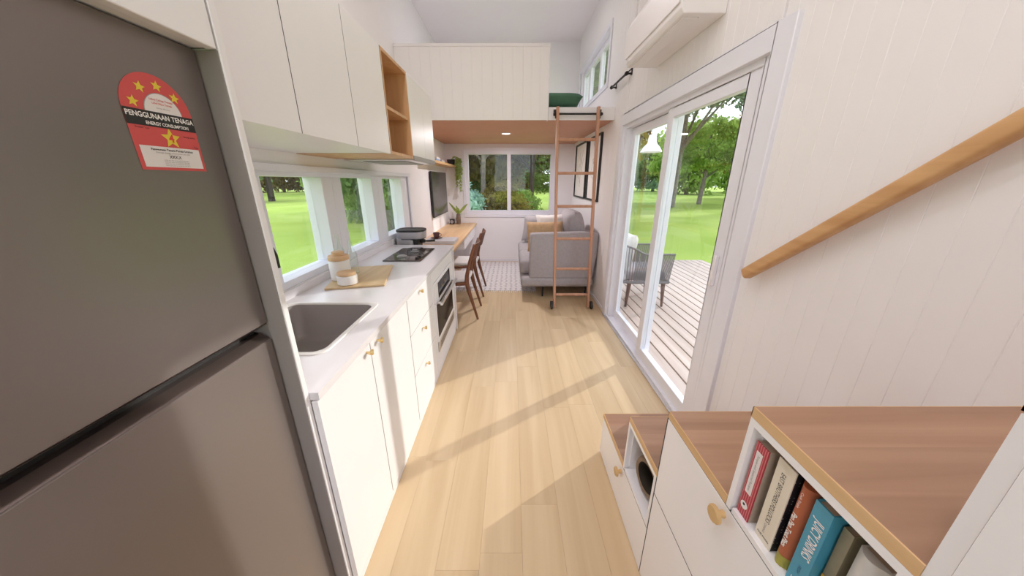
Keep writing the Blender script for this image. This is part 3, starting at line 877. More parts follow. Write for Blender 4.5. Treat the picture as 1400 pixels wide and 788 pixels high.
MB().lathe([(0.0001, 0.0), (0.038, 0.0), (0.04, 0.003), (0.03, 0.004), (0.0001, 0.002)], (-0.92, 1.28, 0.7055), 20).build('drain', 'steel', si, smooth=True)
fc = thing('kitchen_tap', 'black swan-neck tap behind the sink', 'tap', (-1.152, 1.30, 0.90))
arc = [(-1.152, 1.30, 0.93), (-1.152, 1.30, 1.20)] + [(-1.152 + 0.07 - 0.07 * math.cos(PI * k / 8), 1.30 + 0.004 * k, 1.20 + 0.07 * math.sin(PI * k / 8)) for k in range(1, 9)] + [(-1.012, 1.332, 1.145)]
MB().tube(arc, 0.012, 12).build('spout', 'black_metal', fc, smooth=True)
MB().lathe([(0.026, 0.0), (0.026, 0.006), (0.02, 0.01), (0.018, 0.06), (0.0001, 0.062)], (-1.152, 1.30, 0.9), 20).build('base', 'black_metal', fc, smooth=True)
MB().tube([(-1.152, 1.32, 0.945), (-1.152, 1.375, 0.97)], [0.007, 0.005], 10).build('lever', 'black_metal', fc, smooth=True)

# cooktop with two wire-grate burners
ct = thing('cooktop', 'black glass two-burner cooktop set in the worktop', 'cooktop', (-0.87, 2.69, 0.90))
loft([(rrect(-1.022, -0.718, 2.44, 2.945, 0.015), 0.9002), (rrect(-1.022, -0.718, 2.44, 2.945, 0.015), 0.906), (rrect(-1.019, -0.721, 2.443, 2.942, 0.014), 0.9075)]).build('glass_top', 'hob_glass', ct, smooth=True)
for (bx_, by_) in [(-0.91, 2.585), (-0.86, 2.80)]:
    bu = MB().lathe([(0.042, 0.0), (0.042, 0.005), (0.03, 0.008), (0.028, 0.012), (0.0001, 0.013)], (bx_, by_, 0.9075), 24).build('burner', 'grey_slot', ct, smooth=True)
    if by_ < 2.7: continue
    m = MB()
    for q in range(4):
        a = q * PI / 2 + PI / 4
        c, s_ = math.cos(a), math.sin(a)
        m.tube([(bx_ + 0.075 * c, by_ + 0.075 * s_, 0.9075), (bx_ + 0.075 * c, by_ + 0.075 * s_, 0.928), (bx_ + 0.035 * c, by_ + 0.035 * s_, 0.928)], 0.0025, 6)
    m.tube([(bx_ + 0.075 * math.cos(k * PI / 12), by_ + 0.075 * math.sin(k * PI / 12), 0.928) for k in range(25)], 0.0022, 6, caps=False)
    m.build('grate', 'black_metal', bu, smooth=True)
for k in range(2):
    MB().lathe([(0.016, 0), (0.016, 0.012), (0.013, 0.016), (0.0001, 0.016)], (-0.76, 2.50 + 0.06 * k, 0.9075), 16).build('control_dial', 'black_metal', ct, smooth=True)

# board with jars
Mb = Matrix.Translation((-0.985, 2.02, 0.9)) @ Matrix.Rotation(math.radians(14), 4, 'Z')
tag(MB().box(-0.165, 0.165, -0.245, 0.245, 0.0005, 0.012, Mb).build('chopping_board', 'board_maple', origin=(-0.985, 2.02, 0.9), bevel=0.003), 'pale maple chopping board lying on the worktop beside the sink', 'chopping board')
bj = thing('storage_jar', 'tall white ceramic jar with a wooden lid on the chopping board', 'jar', (-1.075, 1.93, 0.913))
MB().lathe([(0.052, 0), (0.058, 0.004), (0.06, 0.02), (0.06, 0.115), (0.054, 0.125), (0.0001, 0.125)], (-1.075, 1.93, 0.913), 28).build('body', 'ceramic', bj, smooth=True)
MB().lathe([(0.05, 0.125), (0.06, 0.127), (0.06, 0.15), (0.056, 0.154), (0.0001, 0.154)], (-1.075, 1.93, 0.913), 28).build('lid', 'lid_wood', bj, smooth=True)
MB().lathe([(0.034, 0.154), (0.036, 0.175), (0.03, 0.178), (0.0001, 0.178)], (-1.075, 1.93, 0.913), 20).build('lid_knob', 'lid_wood', bj, smooth=True)
sj = thing('storage_jar', 'low white ceramic jar with a wooden lid on the chopping board', 'jar', (-0.99, 1.835, 0.913))
MB().lathe([(0.05, 0), (0.056, 0.004), (0.057, 0.05), (0.052, 0.055), (0.0001, 0.055)], (-0.99, 1.835, 0.913), 28).build('body', 'ceramic', sj, smooth=True)
MB().lathe([(0.048, 0.055), (0.053, 0.057), (0.053, 0.072), (0.05, 0.075), (0.0001, 0.075)], (-0.99, 1.835, 0.913), 28).build('lid', 'lid_wood', sj, smooth=True)
for (gx, gy, gh, lb, gr_) in [(-1.13, 2.05, 0.26, 'clear glass bottle standing behind the tall jar near the window', None), (-1.06, 2.07, 0.22, 'shorter clear glass bottle standing behind the tall jar', None)]:
    g = MB().lathe([(0.03, 0), (0.032, 0.004), (0.032, gh * 0.6), (0.014, gh * 0.78), (0.013, gh), (0.011, gh), (0.012, gh * 0.78), (0.029, gh * 0.59), (0.029, 0.008), (0.0001, 0.006)], (gx, gy, 0.913), 20).build('glass_bottle', 'clear_glass', origin=(gx, gy, 0.913), smooth=True)
    tag(g, lb, 'bottle')

# ------------------------------------------------------------------ desk end
dsk = thing('desk', 'long oak desk top along the wall below the television', 'desk', (-0.93, 4.6, 0))
part('desktop', 'desk_oak', dsk, (XL + 0.003, -0.67, 3.145, 6.135, 0.718, 0.75), bevel=0.003)
part('drawer_box', 'laminate', dsk, (XL + 0.01, -0.70, 4.55, 6.0, 0.56, 0.717), bevel=0.002)
for c, d in [(4.555, 5.27), (5.28, 5.995)]:
    part('drawer_front', 'laminate', dsk, (-0.70, -0.684, c, d, 0.56, 0.712), bevel=0.002)
for y in (3.25, 6.08):
    part('support_leg', 'carcass', dsk, (XL + 0.02, -0.95, y - 0.02, y + 0.02, 0.0, 0.717))

af = thing('coffee_machine', 'grey coffee machine with black rim and brew handle on the desk', 'coffee machine', (-1.045, 3.33, 0.751))
def rr(w, d, r, dx=0.0): return [(p[0] - 1.045 + dx, p[1] + 3.33) for p in rrect(-w / 2, w / 2, -d / 2, d / 2, r, 6)]
loft([(rr(0.17, 0.22, 0.03, -0.05), 0.7515), (rr(0.175, 0.225, 0.035, -0.05), 0.76), (rr(0.175, 0.225, 0.035, -0.05), 0.95)]).build('body', 'appliance', af, smooth=True, angle=50)
loft([(rr(0.26, 0.21, 0.07), 0.938), (rr(0.28, 0.24, 0.085), 0.95), (rr(0.285, 0.245, 0.085), 1.02), (rr(0.27, 0.23, 0.08), 1.024)]).build('brew_head', 'appliance', af, smooth=True, angle=50)
loft([(rr(0.288, 0.248, 0.086), 1.012), (rr(0.288, 0.248, 0.086), 1.028), (rr(0.27, 0.23, 0.08), 1.032), (rr(0.25, 0.21, 0.07), 1.027)]).build('top_rim', 'black', af, smooth=True, angle=50)
loft([(rr(0.24, 0.20, 0.06), 0.928), (rr(0.27, 0.23, 0.075), 0.935), (rr(0.27, 0.23, 0.075), 0.9415)]).build('lower_rim', 'black', af, smooth=True, angle=50)
part('control_column', 'black', af, (-1.008, -0.965, 3.235, 3.42, 0.752, 0.93), bevel=0.006)
part('drip_tray', 'black', af, (-0.965, -0.90, 3.24, 3.42, 0.7515, 0.775), bevel=0.004)
MB().lathe([(0.026, -0.02), (0.03, -0.016), (0.03, 0.012), (0.0001, 0.014)], (-0.93, 3.30, 0.915), 20).build('portafilter', 'black_metal', af, smooth=True)
MB().tube([(-0.905, 3.30, 0.912), (-0.87, 3.30, 0.912), (-0.80, 3.30, 0.915)], [0.007, 0.010, 0.011], 10).build('brew_handle', 'black', af, smooth=True)

tag(part('book', 'book_grey', None, (-1.11, -0.72, 3.96, 4.27, 0.7505, 0.79), bevel=0.002, origin=(-0.91, 4.11, 0.75)), 'large pale grey book lying flat on the desk', 'book')
cu = thing('coffee_cup', 'dark brown cup standing on its saucer on the grey book', 'cup', (-0.985, 4.16, 0.79))
MB().lathe([(0.024, 0.008), (0.036, 0.02), (0.043, 0.075), (0.040, 0.075), (0.032, 0.02), (0.0001, 0.016)], (-0.985, 4.16, 0.792), 24).build('cup_body', 'cup_brown', cu, smooth=True)
MB().tube([(-0.946, 4.16, 0.855), (-0.923, 4.16, 0.848), (-0.923, 4.16, 0.825), (-0.951, 4.16, 0.815)], 0.004, 8).build('handle', 'cup_brown', cu, smooth=True)
tag(MB().lathe([(0.03, 0.0), (0.04, 0.004), (0.075, 0.010), (0.073, 0.012), (0.03, 0.008), (0.0001, 0.007)], (-0.985, 4.16, 0.7905), 28).build('saucer', 'cup_brown', origin=(-0.985, 4.16, 0.79), smooth=True), 'dark brown saucer under the cup on the grey book', 'saucer')

tv = thing('television', 'flat black television hung on the left wall above the desk', 'television', (-1.17, 5.38, 0.97))
part('casing', 'black', tv, (-1.178, -1.158, 4.85, 5.92, 0.978, 1.64), bevel=0.004)
part('screen', 'tv_screen', tv, (-1.158, -1.1565, 4.862, 5.908, 0.992, 1.628))
part('wall_bracket', 'black_metal', tv, (XL + 0.001, -1.178, 5.2, 5.5, 1.15, 1.45))

fs_ = thing('floating_shelf', 'thin oak shelf fixed to the wall above the television', 'shelf', (-1.1, 5.3, 1.735))
part('shelf_board', 'edge_oak', fs_, (XL + 0.002, -1.0, 4.42, 6.13, 1.735, 1.768), bevel=0.002)
for i, (y, l, h, mt, lb) in enumerate([(4.75, 0.24, 0.022, 'cyan_print', 'thin blue book lying flat on the oak wall shelf'), (4.76, 0.22, 0.026, 'paper', 'white book lying on the blue book on the wall shelf')]):
    z = 1.7685 if i == 0 else 1.791
    tag(part('book', mt, None, (-1.17, -1.02, y - l / 2, y + l / 2, z, z + h), origin=(-1.1, y, z), bevel=0.001), lb, 'book')
tag(part('book', 'book_grey', None, (-1.16, -1.03, 5.05, 5.28, 1.7685, 1.80), origin=(-1.1, 5.16, 1.768), bevel=0.001), 'pale grey book lying beyond the stacked books on the wall shelf', 'book')

def leaf(m, base, direc, length, width, droop, up=(0, 0, 1), seg=5):
    """arched pointed leaf strip"""
    d = Vector(direc).normalized(); b = Vector(base)
    side = d.cross(Vector(up)).normalized()
    if side.length < 0.1: side = Vector((1, 0, 0))
    vs = []; fs = []
    for i in range(seg + 1):
        t = i / seg
        p = b + d * length * t + Vector((0, 0, -droop * t * t))
        wd = width * math.sin(PI * min(1, 0.12 + t * 0.88)) * 0.5
        vs += [p - side * wd, p + side * wd + Vector((0, 0, 0.15 * wd))]
    for i in range(seg):
        fs.append((2 * i, 2 * i + 1, 2 * i + 3, 2 * i + 2))
    m.add(vs, fs)
def leaves_obj(name, m, parent, mat='house_plant', thick=0.001):
    base = wloc(parent)
    me = bpy.data.meshes.new(name)
    me.from_pydata([tuple(Vector(p) - base) for p in m.v], [], m.f)
    o = link(name, me, mat, parent, base)
    sm = o.modifiers.new('solid', 'SOLIDIFY'); sm.thickness = thick
    return o

rp_ = random.Random(5)
hp = thing('hanging_plant', 'trailing green plant in a dark pot on the end of the wall shelf', 'plant', (-1.0, 5.95, 1.768))
MB().lathe([(0.045, 0), (0.06, 0.01), (0.07, 0.09), (0.064, 0.09), (0.055, 0.02), (0.0001, 0.02)], (-1.06, 5.95, 1.7685), 20).build('pot', 'black', hp, smooth=True)
MB().lathe([(0.0001, 0.0), (0.06, 0.0), (0.06, 0.005), (0.0001, 0.008)], (-1.06, 5.95, 1.84), 16).build('soil', 'soil', hp)
for k in range(13):
    a = rp_.uniform(-0.9, 0.9)
    L_ = rp_.uniform(0.12, 0.50) if k > 1 else 0.55
    x0, y0 = -0.99 + 0.11 * rp_.random(), 5.92 + 0.16 * math.sin(a)
    pts = [(-1.06, 5.95, 1.85), ((x0 - 1.06) / 2, (y0 + 5.95) / 2, 1.91), (x0, y0, 1.87)]
    pts += [(x0 + 0.012 * math.sin(5 * t + k), y0, 1.87 - L_ * t / 5) for t in range(1, 6)]
    st = MB().tube(pts, 0.0022, 5).build('vine', 'house_plant', hp, smooth=True)
    m = MB()
    for j in range(int(L_ * 55) + 6):
        t = rp_.random() * L_
        dx = (rp_.uniform(-1, 1), rp_.uniform(-1, 0.3), rp_.uniform(-0.7, 0.3))
        leaf(m, (x0, y0, 1.88 - t), dx, 0.045, 0.032, 0.01, seg=3)
    leaves_obj('leaf_cluster', m, st)['kind'] = 'stuff'
vp_ = thing('potted_plant', 'two-fronded green plant in a slim brown vase on the desk', 'plant', (-0.985, 5.98, 0.75))
MB().lathe([(0.032, 0), (0.04, 0.01), (0.042, 0.12), (0.034, 0.18), (0.03, 0.18), (0.036, 0.12), (0.034, 0.02), (0.0001, 0.02)], (-0.985, 5.98, 0.7505), 20).build('vase', 'vase_brown', vp_, smooth=True)
for dx, ln in [((-0.55, -0.05, 0.85), 0.30), ((0.62, -0.1, 0.75), 0.30), ((0.1, -0.3, 1), 0.16), ((-0.2, 0.2, 1), 0.2)]:
    m = MB()
    leaf(m, (-0.985, 5.98, 0.92), dx, ln, 0.045, 0.03, up=(0, 1, 0.2), seg=7)
    leaves_obj('frond', m, vp_)
sp = thing('speaker', 'small black cube speaker beside the vase on the desk', 'speaker', (-1.10, 5.98, 0.75))
part('case', 'black', sp, (-1.145, -1.06, 5.93, 6.02, 0.7505, 0.84), bevel=0.006)
MB().lathe([(0.032, 0), (0.03, 0.003), (0.012, -0.002), (0.0001, 0.002)], n=20, M=basis((-1.1025, 5.9295, 0.795), (1, 0, 0), (0, 0, 1))).build('driver', 'grey_slot', sp, smooth=True)

# ------------------------------------------------------------------ dining chairs at the desk
def make_chair(y0, y1, group_label):
    cyy = (y0 + y1) / 2
    t = thing('desk_chair', group_label, 'chair', (-0.62, cyy, 0), 'walnut chairs along the desk')
    for y in (y0, y1):
        m = MB()
        m.tube([(-0.388, y, 0.0), (-0.43, y, 0.16), (-0.475, y, 0.33), (-0.497, y, 0.44), (-0.492, y, 0.52), (-0.46, y, 0.66), (-0.40, y, 0.865)],
               [0.012, 0.016, 0.022, 0.026, 0.022, 0.017, 0.012], 10)
        m.build('back_leg', 'walnut', t, smooth=True)
        MB().tube([(-0.905, y, 0.0), (-0.88, y, 0.25), (-0.865, y, 0.43)], [0.011, 0.016, 0.02], 10).build('front_leg', 'walnut', t, smooth=True)
        MB().tube([(-0.88, y, 0.415), (-0.7, y, 0.412), (-0.50, y, 0.43)], [0.016, 0.015, 0.022], 10).build('side_rail', 'walnut', t, smooth=True)
    part('front_rail', 'walnut', t, (-0.88, -0.86, y0, y1, 0.39, 0.43), bevel=0.004)
    m = MB()
    n = 8
    rows = []
    for k in range(n + 1):
        u = k / n; yy = y0 + u * (y1 - y0); bow = 0.045 * math.sin(PI * u)
        rows.append([(-0.452 + bow, yy, 0.68), (-0.398 + bow, yy, 0.862), (-0.412 + bow, yy, 0.866), (-0.468 + bow, yy, 0.68)])
    vs = [p for r_ in rows for p in r_]; fs = [(0, 1, 2, 3), (4 * n + 3, 4 * n + 2, 4 * n + 1, 4 * n)]
    for k in range(n):
        for q in range(4):
            a = 4 * k + q; b = 4 * k + (q + 1) % 4
            fs.append((a, b, b + 4, a + 4))
    m.add(vs, fs).build('backrest', 'walnut', t, bevel=0.004, smooth=True)
    part('seat', 'chair_seat', t, (-0.885, -0.475, y0 + 0.01, y1 - 0.01, 0.43, 0.475), bevel=0.02, seg=3)
    return t
make_chair(3.345, 3.755, 'walnut desk chair with pale seat beside the oven end of the desk')
make_chair(4.10, 4.545, 'walnut desk chair with pale seat standing partly on the rug')

# ------------------------------------------------------------------ rug
rg_ = thing('rug', 'pale woven rug with small dark motifs and fringed ends', 'rug', (-0.25, 5.2, 0))
Mr = Matrix.Translation((-0.25, 5.2, 0.0)) @ Matrix.Rotation(math.radians(-1.5), 4, 'Z')
MB().box(-0.66, 0.62, -0.86, 0.86, 0.001, 0.007, Mr).build('rug_weave', 'rug', rg_, bevel=0.003)
for s_ in (-1, 1):
    m = MB()
    for k in range(45):
        x = -0.65 + 1.26 * k / 44
        p0 = Mr @ Vector((x, s_ * 0.86, 0.006)); p1 = Mr @ Vector((x + rp_.uniform(-0.008, 0.008), s_ * (0.935 + rp_.uniform(-0.01, 0.01)), 0.004))
        m.tube([p0, (p0 + p1) / 2 + Vector((0, 0, 0.002)), p1], [0.005, 0.004, 0.0055], 5)
    f_ = m.build('fringe', 'cushion_white', rg_)
    f_['kind'] = 'stuff'

# ------------------------------------------------------------------ sofa
so = thing('sofa', 'grey two-seat fabric sofa standing against the right wall', 'sofa', (0.62, 4.8, 0))
SY, EY = 4.0, 5.75
def slab(name, mat, parent, x0, x1, y0, y1, z0, z1, bev, seg=5):
    return part(name, mat, parent, (x0, x1, y0, y1, z0, z1), bevel=bev, seg=seg)
slab('base', 'sofa', so, 0.12, 1.07, SY - 0.01, EY + 0.01, 0.17, 0.30, 0.045)
for (y0, y1) in [(SY, SY + 0.13), (EY - 0.13, EY)]:
    m = MB().prism([(0.225, 0.285), (1.06, 0.285), (1.095, 0.60), (1.095, 0.885), (0.90, 0.895), (0.235, 0.875)], y1 - y0, 'Y', y0)
    m.build('arm', 'sofa', so, bevel=0.025, seg=4)
for (y0, y1) in [(SY + 0.14, 4.87), (4.88, EY - 0.14)]:
    slab('seat_cushion', 'sofa', so, 0.11, 0.93, y0, y1, 0.30, 0.50, 0.06)
slab('backrest', 'sofa', so, 0.90, 1.095, SY + 0.12, EY - 0.12, 0.28, 0.86, 0.04)
for (y0, y1) in [(SY + 0.15, 4.86), (4.89, EY - 0.15)]:
    c = cushion(y1 - y0, 0.52, 0.26, pw=0.35)
    xf(c, Matrix.Translation((0.86, (y0 + y1) / 2, 0.78 + (0.10 if y0 < 4.5 else 0.08))) @ Matrix.Rotation(math.radians(90), 4, 'Z') @ Matrix.Rotation(math.radians(-14), 4, 'X'))
    c.build('back_cushion', 'sofa', so, smooth=True, angle=60)
for x in (0.42, 1.0):
    for y in (SY + 0.12, EY - 0.12):
        MB().tube([(x, y, 0.0), (x, y, 0.18)], [0.010, 0.016], 10).build('leg', 'black_metal', so, smooth=True)
def sofa_cushion(name, label, mat, w_, h_, t_, loc, rz, tilt):
    c = cushion(w_, h_, t_)
    xf(c, Matrix.Translation(loc) @ Matrix.Rotation(math.radians(rz), 4, 'Z') @ Matrix.Rotation(math.radians(tilt), 4, 'X'))
    tag(c.build(name, mat, origin=loc, smooth=True, angle=60), label, 'cushion')
sofa_cushion('throw_cushion', 'tan cushion leaning inside the near arm of the grey sofa', 'cushion_tan', 0.50, 0.40, 0.13, (0.45, 4.27, 0.80), 6, -20)
sofa_cushion('throw_cushion', 'white cushion standing behind the tan cushion on the sofa', 'cushion_white', 0.42, 0.42, 0.13, (0.55, 4.50, 0.86), 14, -16)
sofa_cushion('throw_cushion', 'light grey cushion at the window end of the sofa', 'sofa_light', 0.46, 0.46, 0.14, (0.40, 5.45, 0.75), 20, 18)

# ------------------------------------------------------------------ ladder and its rails
ldr = thing('loft_ladder', 'wooden rolling ladder hooked on the black rail below the loft', 'ladder', (0.72, 3.70, 0))
for sx_, xt, xb_ in [(-1, 0.481, 0.527), (1, 0.908, 0.945)]:
    m = MB()
    a = Vector((xb_, 3.70, 0.01)); b = Vector((xt, 3.765, 2.24))
    vs = []
    for p in (a, b):
        vs += [(p.x - 0.014, p.y - 0.035, p.z), (p.x + 0.014, p.y - 0.035, p.z), (p.x + 0.014, p.y + 0.02, p.z), (p.x - 0.014, p.y + 0.02, p.z)]
    m.add(vs, [(0, 3, 2, 1), (4, 5, 6, 7), (0, 1, 5, 4), (1, 2, 6, 5), (2, 3, 7, 6), (3, 0, 4, 7)])
    m.build('stile', 'ladder_wood', ldr, bevel=0.004)
    wx = xb_ + sx_ * 0.036
    MB().lathe([(0.0001, -0.013), (0.038, -0.013), (0.044, -0.008), (0.044, 0.008), (0.038, 0.013), (0.0001, 0.013)], n=20, M=basis((wx, 3.655, 0.0445), (0, 1, 0), (0, 0, 1))).build('wheel', 'grey_wheel', ldr, smooth=True)
    part('wheel_bracket', 'black_metal', ldr, (min(xb_ + sx_ * 0.014, wx + sx_ * 0.016), max(xb_ + sx_ * 0.014, wx + sx_ * 0.016), 3.665, 3.70, 0.055, 0.09), bevel=0.004)
    part('wheel_bracket', 'black_metal', ldr, (min(wx + sx_ * 0.0125, wx + sx_ * 0.016), max(wx + sx_ * 0.0125, wx + sx_ * 0.016), 3.645, 3.69, 0.03, 0.085))
    MB().tube([(xt + sx_ * 0.02, 3.74, 2.13), (xt + sx_ * 0.02, 3.76, 2.165), (xt + sx_ * 0.02, 3.80, 2.215), (xt + sx_ * 0.02, 3.815, 2.19)], 0.006, 8).build('hook', 'black_metal', ldr, smooth=True)
for z in (0.175, 0.50, 0.862, 1.23, 1.585, 1.925):
    t_ = z / 2.24
    y = 3.70 + 0.065 * t_ - 0.008
    MB().tube([(0.527 - 0.046 * t_, y, z), (0.945 - 0.037 * t_, y, z)], 0.0125, 10, flat=1.3).build('rung', 'ladder_wood', ldr, smooth=True)
def hook_rail(name, label, p0, p1, outv, upv=0.05):
    t = thing(name, label, 'rail', tuple((Vector(p0) + Vector(p1)) / 2))
    p0 = Vector(p0); p1 = Vector(p1); o = Vector(outv)
    MB().tube([p0, p1], 0.010, 12).build('bar', 'black_metal', t, smooth=True)
    d = (p1 - p0).normalized()
    for p in (p0 + d * 0.02, p1 - d * 0.02):
        m = MB()
        m.tube([p, p + o * 0.7, p + o * 0.98], [0.008, 0.008, 0.008], 10)
        m.tube([p - d * 0.012, p + d * 0.012], 0.017, 12)
        M = basis(p + o * 0.96, (1, 0, 0) if abs(o.y) > abs(o.x) else (0, 1, 0), (0, 0, 1))
        q = MB().box(-0.014, 0.014, -0.012, upv, -0.003, 0.003, M)
        m.add(q.v, q.f)
        m.tube([p + o * 0.9 + Vector((0, 0, upv * 0.8)), p + Vector((0, 0, 0.0))], 0.005, 8)
        m.build('bracket', 'black_metal', t, smooth=True)
    return t
hook_rail('ladder_rail', 'black ladder rail fixed along the loft edge', (0.44, 3.785, 2.178), (0.965, 3.785, 2.178), (0, 0.044, 0))
hook_rail('ladder_rail', 'short black rail high on the right wall beside the air conditioner', (1.055, 3.38, 2.44), (1.055, 3.88, 2.44), (0.049, 0, 0))

# loft pillow
c = cushion(0.50, 0.42, 0.15, pw=0.4)
xf(c, Matrix.Translation((0.52, 4.12, 2.325)) @ Matrix.Rotation(math.radians(78), 4, 'X'))
tag(c.build('loft_pillow', 'pillow_green', origin=(0.52, 4.12, 2.25), smooth=True, angle=60), 'dark green pillow lying at the loft edge above the ladder', 'pillow')

# pictures
for i, (y0, y1, lb, pl) in enumerate([(4.99, 5.81, 'black framed sketch nearer the end window', 0), (4.215, 4.865, 'black framed print nearer the ladder', 1)]):
    t = thing('picture_frame', lb, 'picture', (XR, (y0 + y1) / 2, 1.25))
    x0, x1, z0, z1, b_w = XR - 0.028, XR - 0.001, 1.25, 2.062, 0.022
    part('frame', 'black', t, (x0, x1, y0, y0 + b_w, z0, z1), (x0, x1, y1 - b_w, y1, z0, z1), (x0, x1, y0 + b_w, y1 - b_w, z0, z0 + b_w), (x0, x1, y0 + b_w, y1 - b_w, z1 - b_w, z1))
    pp = part('print', 'paper', t, (x1 - 0.008, x1, y0 + b_w, y1 - b_w, z0 + b_w, z1 - b_w))
    m = MB()
    rk = random.Random(40 + i)
    xs_ = x1 - 0.0085
    ym = (y0 + y1) / 2
    for k in range(7):
        pts = []
        y = ym + rk.uniform(-0.14, 0.14); z = 1.42 + 0.06 * k
        for q in range(6):
            pts.append((xs_, y, z)); y += rk.uniform(-0.07, 0.07); z += rk.uniform(0.0, 0.09)
        m.tube(pts, 0.0022, 4)
    m.build('sketch_lines', 'ink_grey', pp)

# air conditioner
ac = thing('air_conditioner', 'white split air conditioner mounted high over the sliding door', 'air conditioner', (1.0, 2.42, 2.32))
m = MB().prism([(XR - 0.001, 2.32), (0.885, 2.32), (0.868, 2.345), (0.862, 2.56), (0.885, 2.61), (XR - 0.001, 2.61)], 0.84, 'Y', 2.0)
m.build('housing', 'white_plastic', ac, bevel=0.006, seg=3)
part('outlet_flap', 'white_plastic', ac, (0.90, 0.98, 2.04, 2.80, 2.314, 2.3195), bevel=0.002)
part('flap_joint', 'grey_slot', ac, (0.982, 0.984, 2.04, 2.80, 2.3185, 2.3198))
part('display_window', 'grey_slot', ac, (0.8625, 0.866, 2.58, 2.63, 2.405, 2.42))
part('front_panel', 'white_plastic', ac, (0.858, 0.866, 2.01, 2.83, 2.37, 2.56), bevel=0.003)

# downlight under the loft
def downlight(name, label, x, y, z, r, power, depth=0.012):
    t = thing(name, label, 'lamp', (x, y, z))
    MB().lathe([(r, 0.0), (r + 0.014, -0.001), (r + 0.014, -depth * 0.5), (r + 0.004, -depth), (r, -depth * 0.9), (r, 0.0)], (x, y, z), 32, caps=False).build('trim_ring', 'white_plastic', t, smooth=True)
    MB().lathe([(0.0001, 0.0), (r, 0.0), (r, -depth * 0.55), (0.0001, -depth * 0.55)], (x, y, z), 32).build('diffuser', 'lamp_disc', t)
    ld_ = bpy.data.lights.new('lamp', 'AREA'); ld_.shape = 'DISK'; ld_.size = r * 2; ld_.energy = power; ld_.color = (1.0, 0.94, 0.97)
    lo_ = bpy.data.objects.new('lamp', ld_); COL.objects.link(lo_); lo_.parent = t; lo_.location = (0, 0, -depth - 0.004)
downlight('downlight', 'round recessed downlight in the terracotta loft underside', -0.08, 4.83, 2.1295, 0.055, LAMP_POWER * 2.4)
for i, (x, y) in enumerate([(-0.45, -0.4), (-0.45, 0.75), (-0.45, 1.9)]):  # added lamps on the unseen ceiling, fill light for the room
    downlight('fill_lamp', ['added round fill lamp, out of view, above the refrigerator end', 'added round fill lamp, out of view, above the sink', 'added round fill lamp, out of view, above the oven'][i], x, y, zc(x) - 0.004, 0.16, LAMP_POWER * (1.2, 1.1, 0.55)[i], 0.03)
downlight('fill_lamp', 'added round fill lamp, out of view, above the loft', 0.0, 4.45, zc(0) - 0.004, 0.16, LAMP_POWER * 0.6, 0.03)  # one more added fill lamp, out of view over the loft

# ------------------------------------------------------------------ handrail
hr = thing('handrail', 'sloping oak handrail fixed to the right wall above the stairs', 'handrail', (1.06, 0.6, 1.7))
def rail_bar():
    a = Vector((1.062, 1.385, 1.105)); b = Vector((1.062, -0.55, 1.105 + 1.935 * 0.785))
    d = (b - a).normalized(); n = Vector((1, 0, 0)).cross(d).normalized()
    prof = rrect(-0.021, 0.021, -0.024, 0.024, 0.012, 4)
    vs = [a + Vector((p[0], 0, 0)) + n * p[1] for p in prof] + [b + Vector((p[0], 0, 0)) + n * p[1] for p in prof]
    k = len(prof)
    return MB().add(vs, [tuple(range(k)), tuple(range(2 * k - 1, k - 1, -1))] + [(i, (i + 1) % k, (i + 1) % k + k, i + k) for i in range(k)])
rail_bar().build('rail', 'rail_oak', hr, smooth=True, angle=40)
for y in (0.3, -0.3):
    z = 1.105 + (1.385 - y) * 0.785 - 0.03
    MB().tube([(1.065, y, z), (1.065, y, z - 0.035), (XR, y, z - 0.045)], 0.006, 8).build('bracket', 'black_metal', hr, smooth=True)

# ------------------------------------------------------------------ storage stairs
SX, SE = 0.515, XR - 0.003
stp = thing('storage_stairs', 'white stair with oak treads and built-in drawers and cubbies', 'stairs', (0.81, 0.6, 0))
TH = 0.024
tops = [0.268, 0.53, 0.788, 1.046, 1.305, 1.565, 1.825]
yf = [1.463, 1.134, 0.856, 0.561, 0.265, -0.03, -0.325, -0.62]
W_ = 0.018
for k, zt in enumerate(tops):
    a, b = yf[k + 1], yf[k]
    lo_z = zt - TH
    tr = part('tread', 'edge_oak', stp, (SX + 0.003, SE, a + 0.001, b - 0.002, lo_z + 0.001, zt - 0.006))
    cuts = [a + 0.001] + sorted(a + (b - a) * f for f in ((0.3, 0.63) if k % 2 else (0.24, 0.72))) + [b - 0.002]
    for c0, c1 in zip(cuts, cuts[1:]):
        part('stave', 'tread_oak', tr, (SX + 0.003, SE, c0, c1, zt - 0.006, zt), origin=(SX, (c0 + c1) / 2, zt))
    part('tread_edge', 'edge_oak', tr, (SX, SX + 0.003, a, b, lo_z, zt + 0.0004))
    part('tread_edge', 'edge_oak', tr, (SX, SE, b - 0.002, b, lo_z, zt + 0.0004))
    # riser (far end of each step) and inner partition
    z_lo = 0.0 if k == 0 else tops[k - 1] + 0.0005
    part('riser', 'laminate', stp, (SX + 0.02, SE, b - W_ - 0.004, b - 0.004, z_lo, lo_z))
    part('back_panel', 'carcass', stp, (SE - 0.008, SE, a, b - W_ - 0.004, 0.0, lo_z))
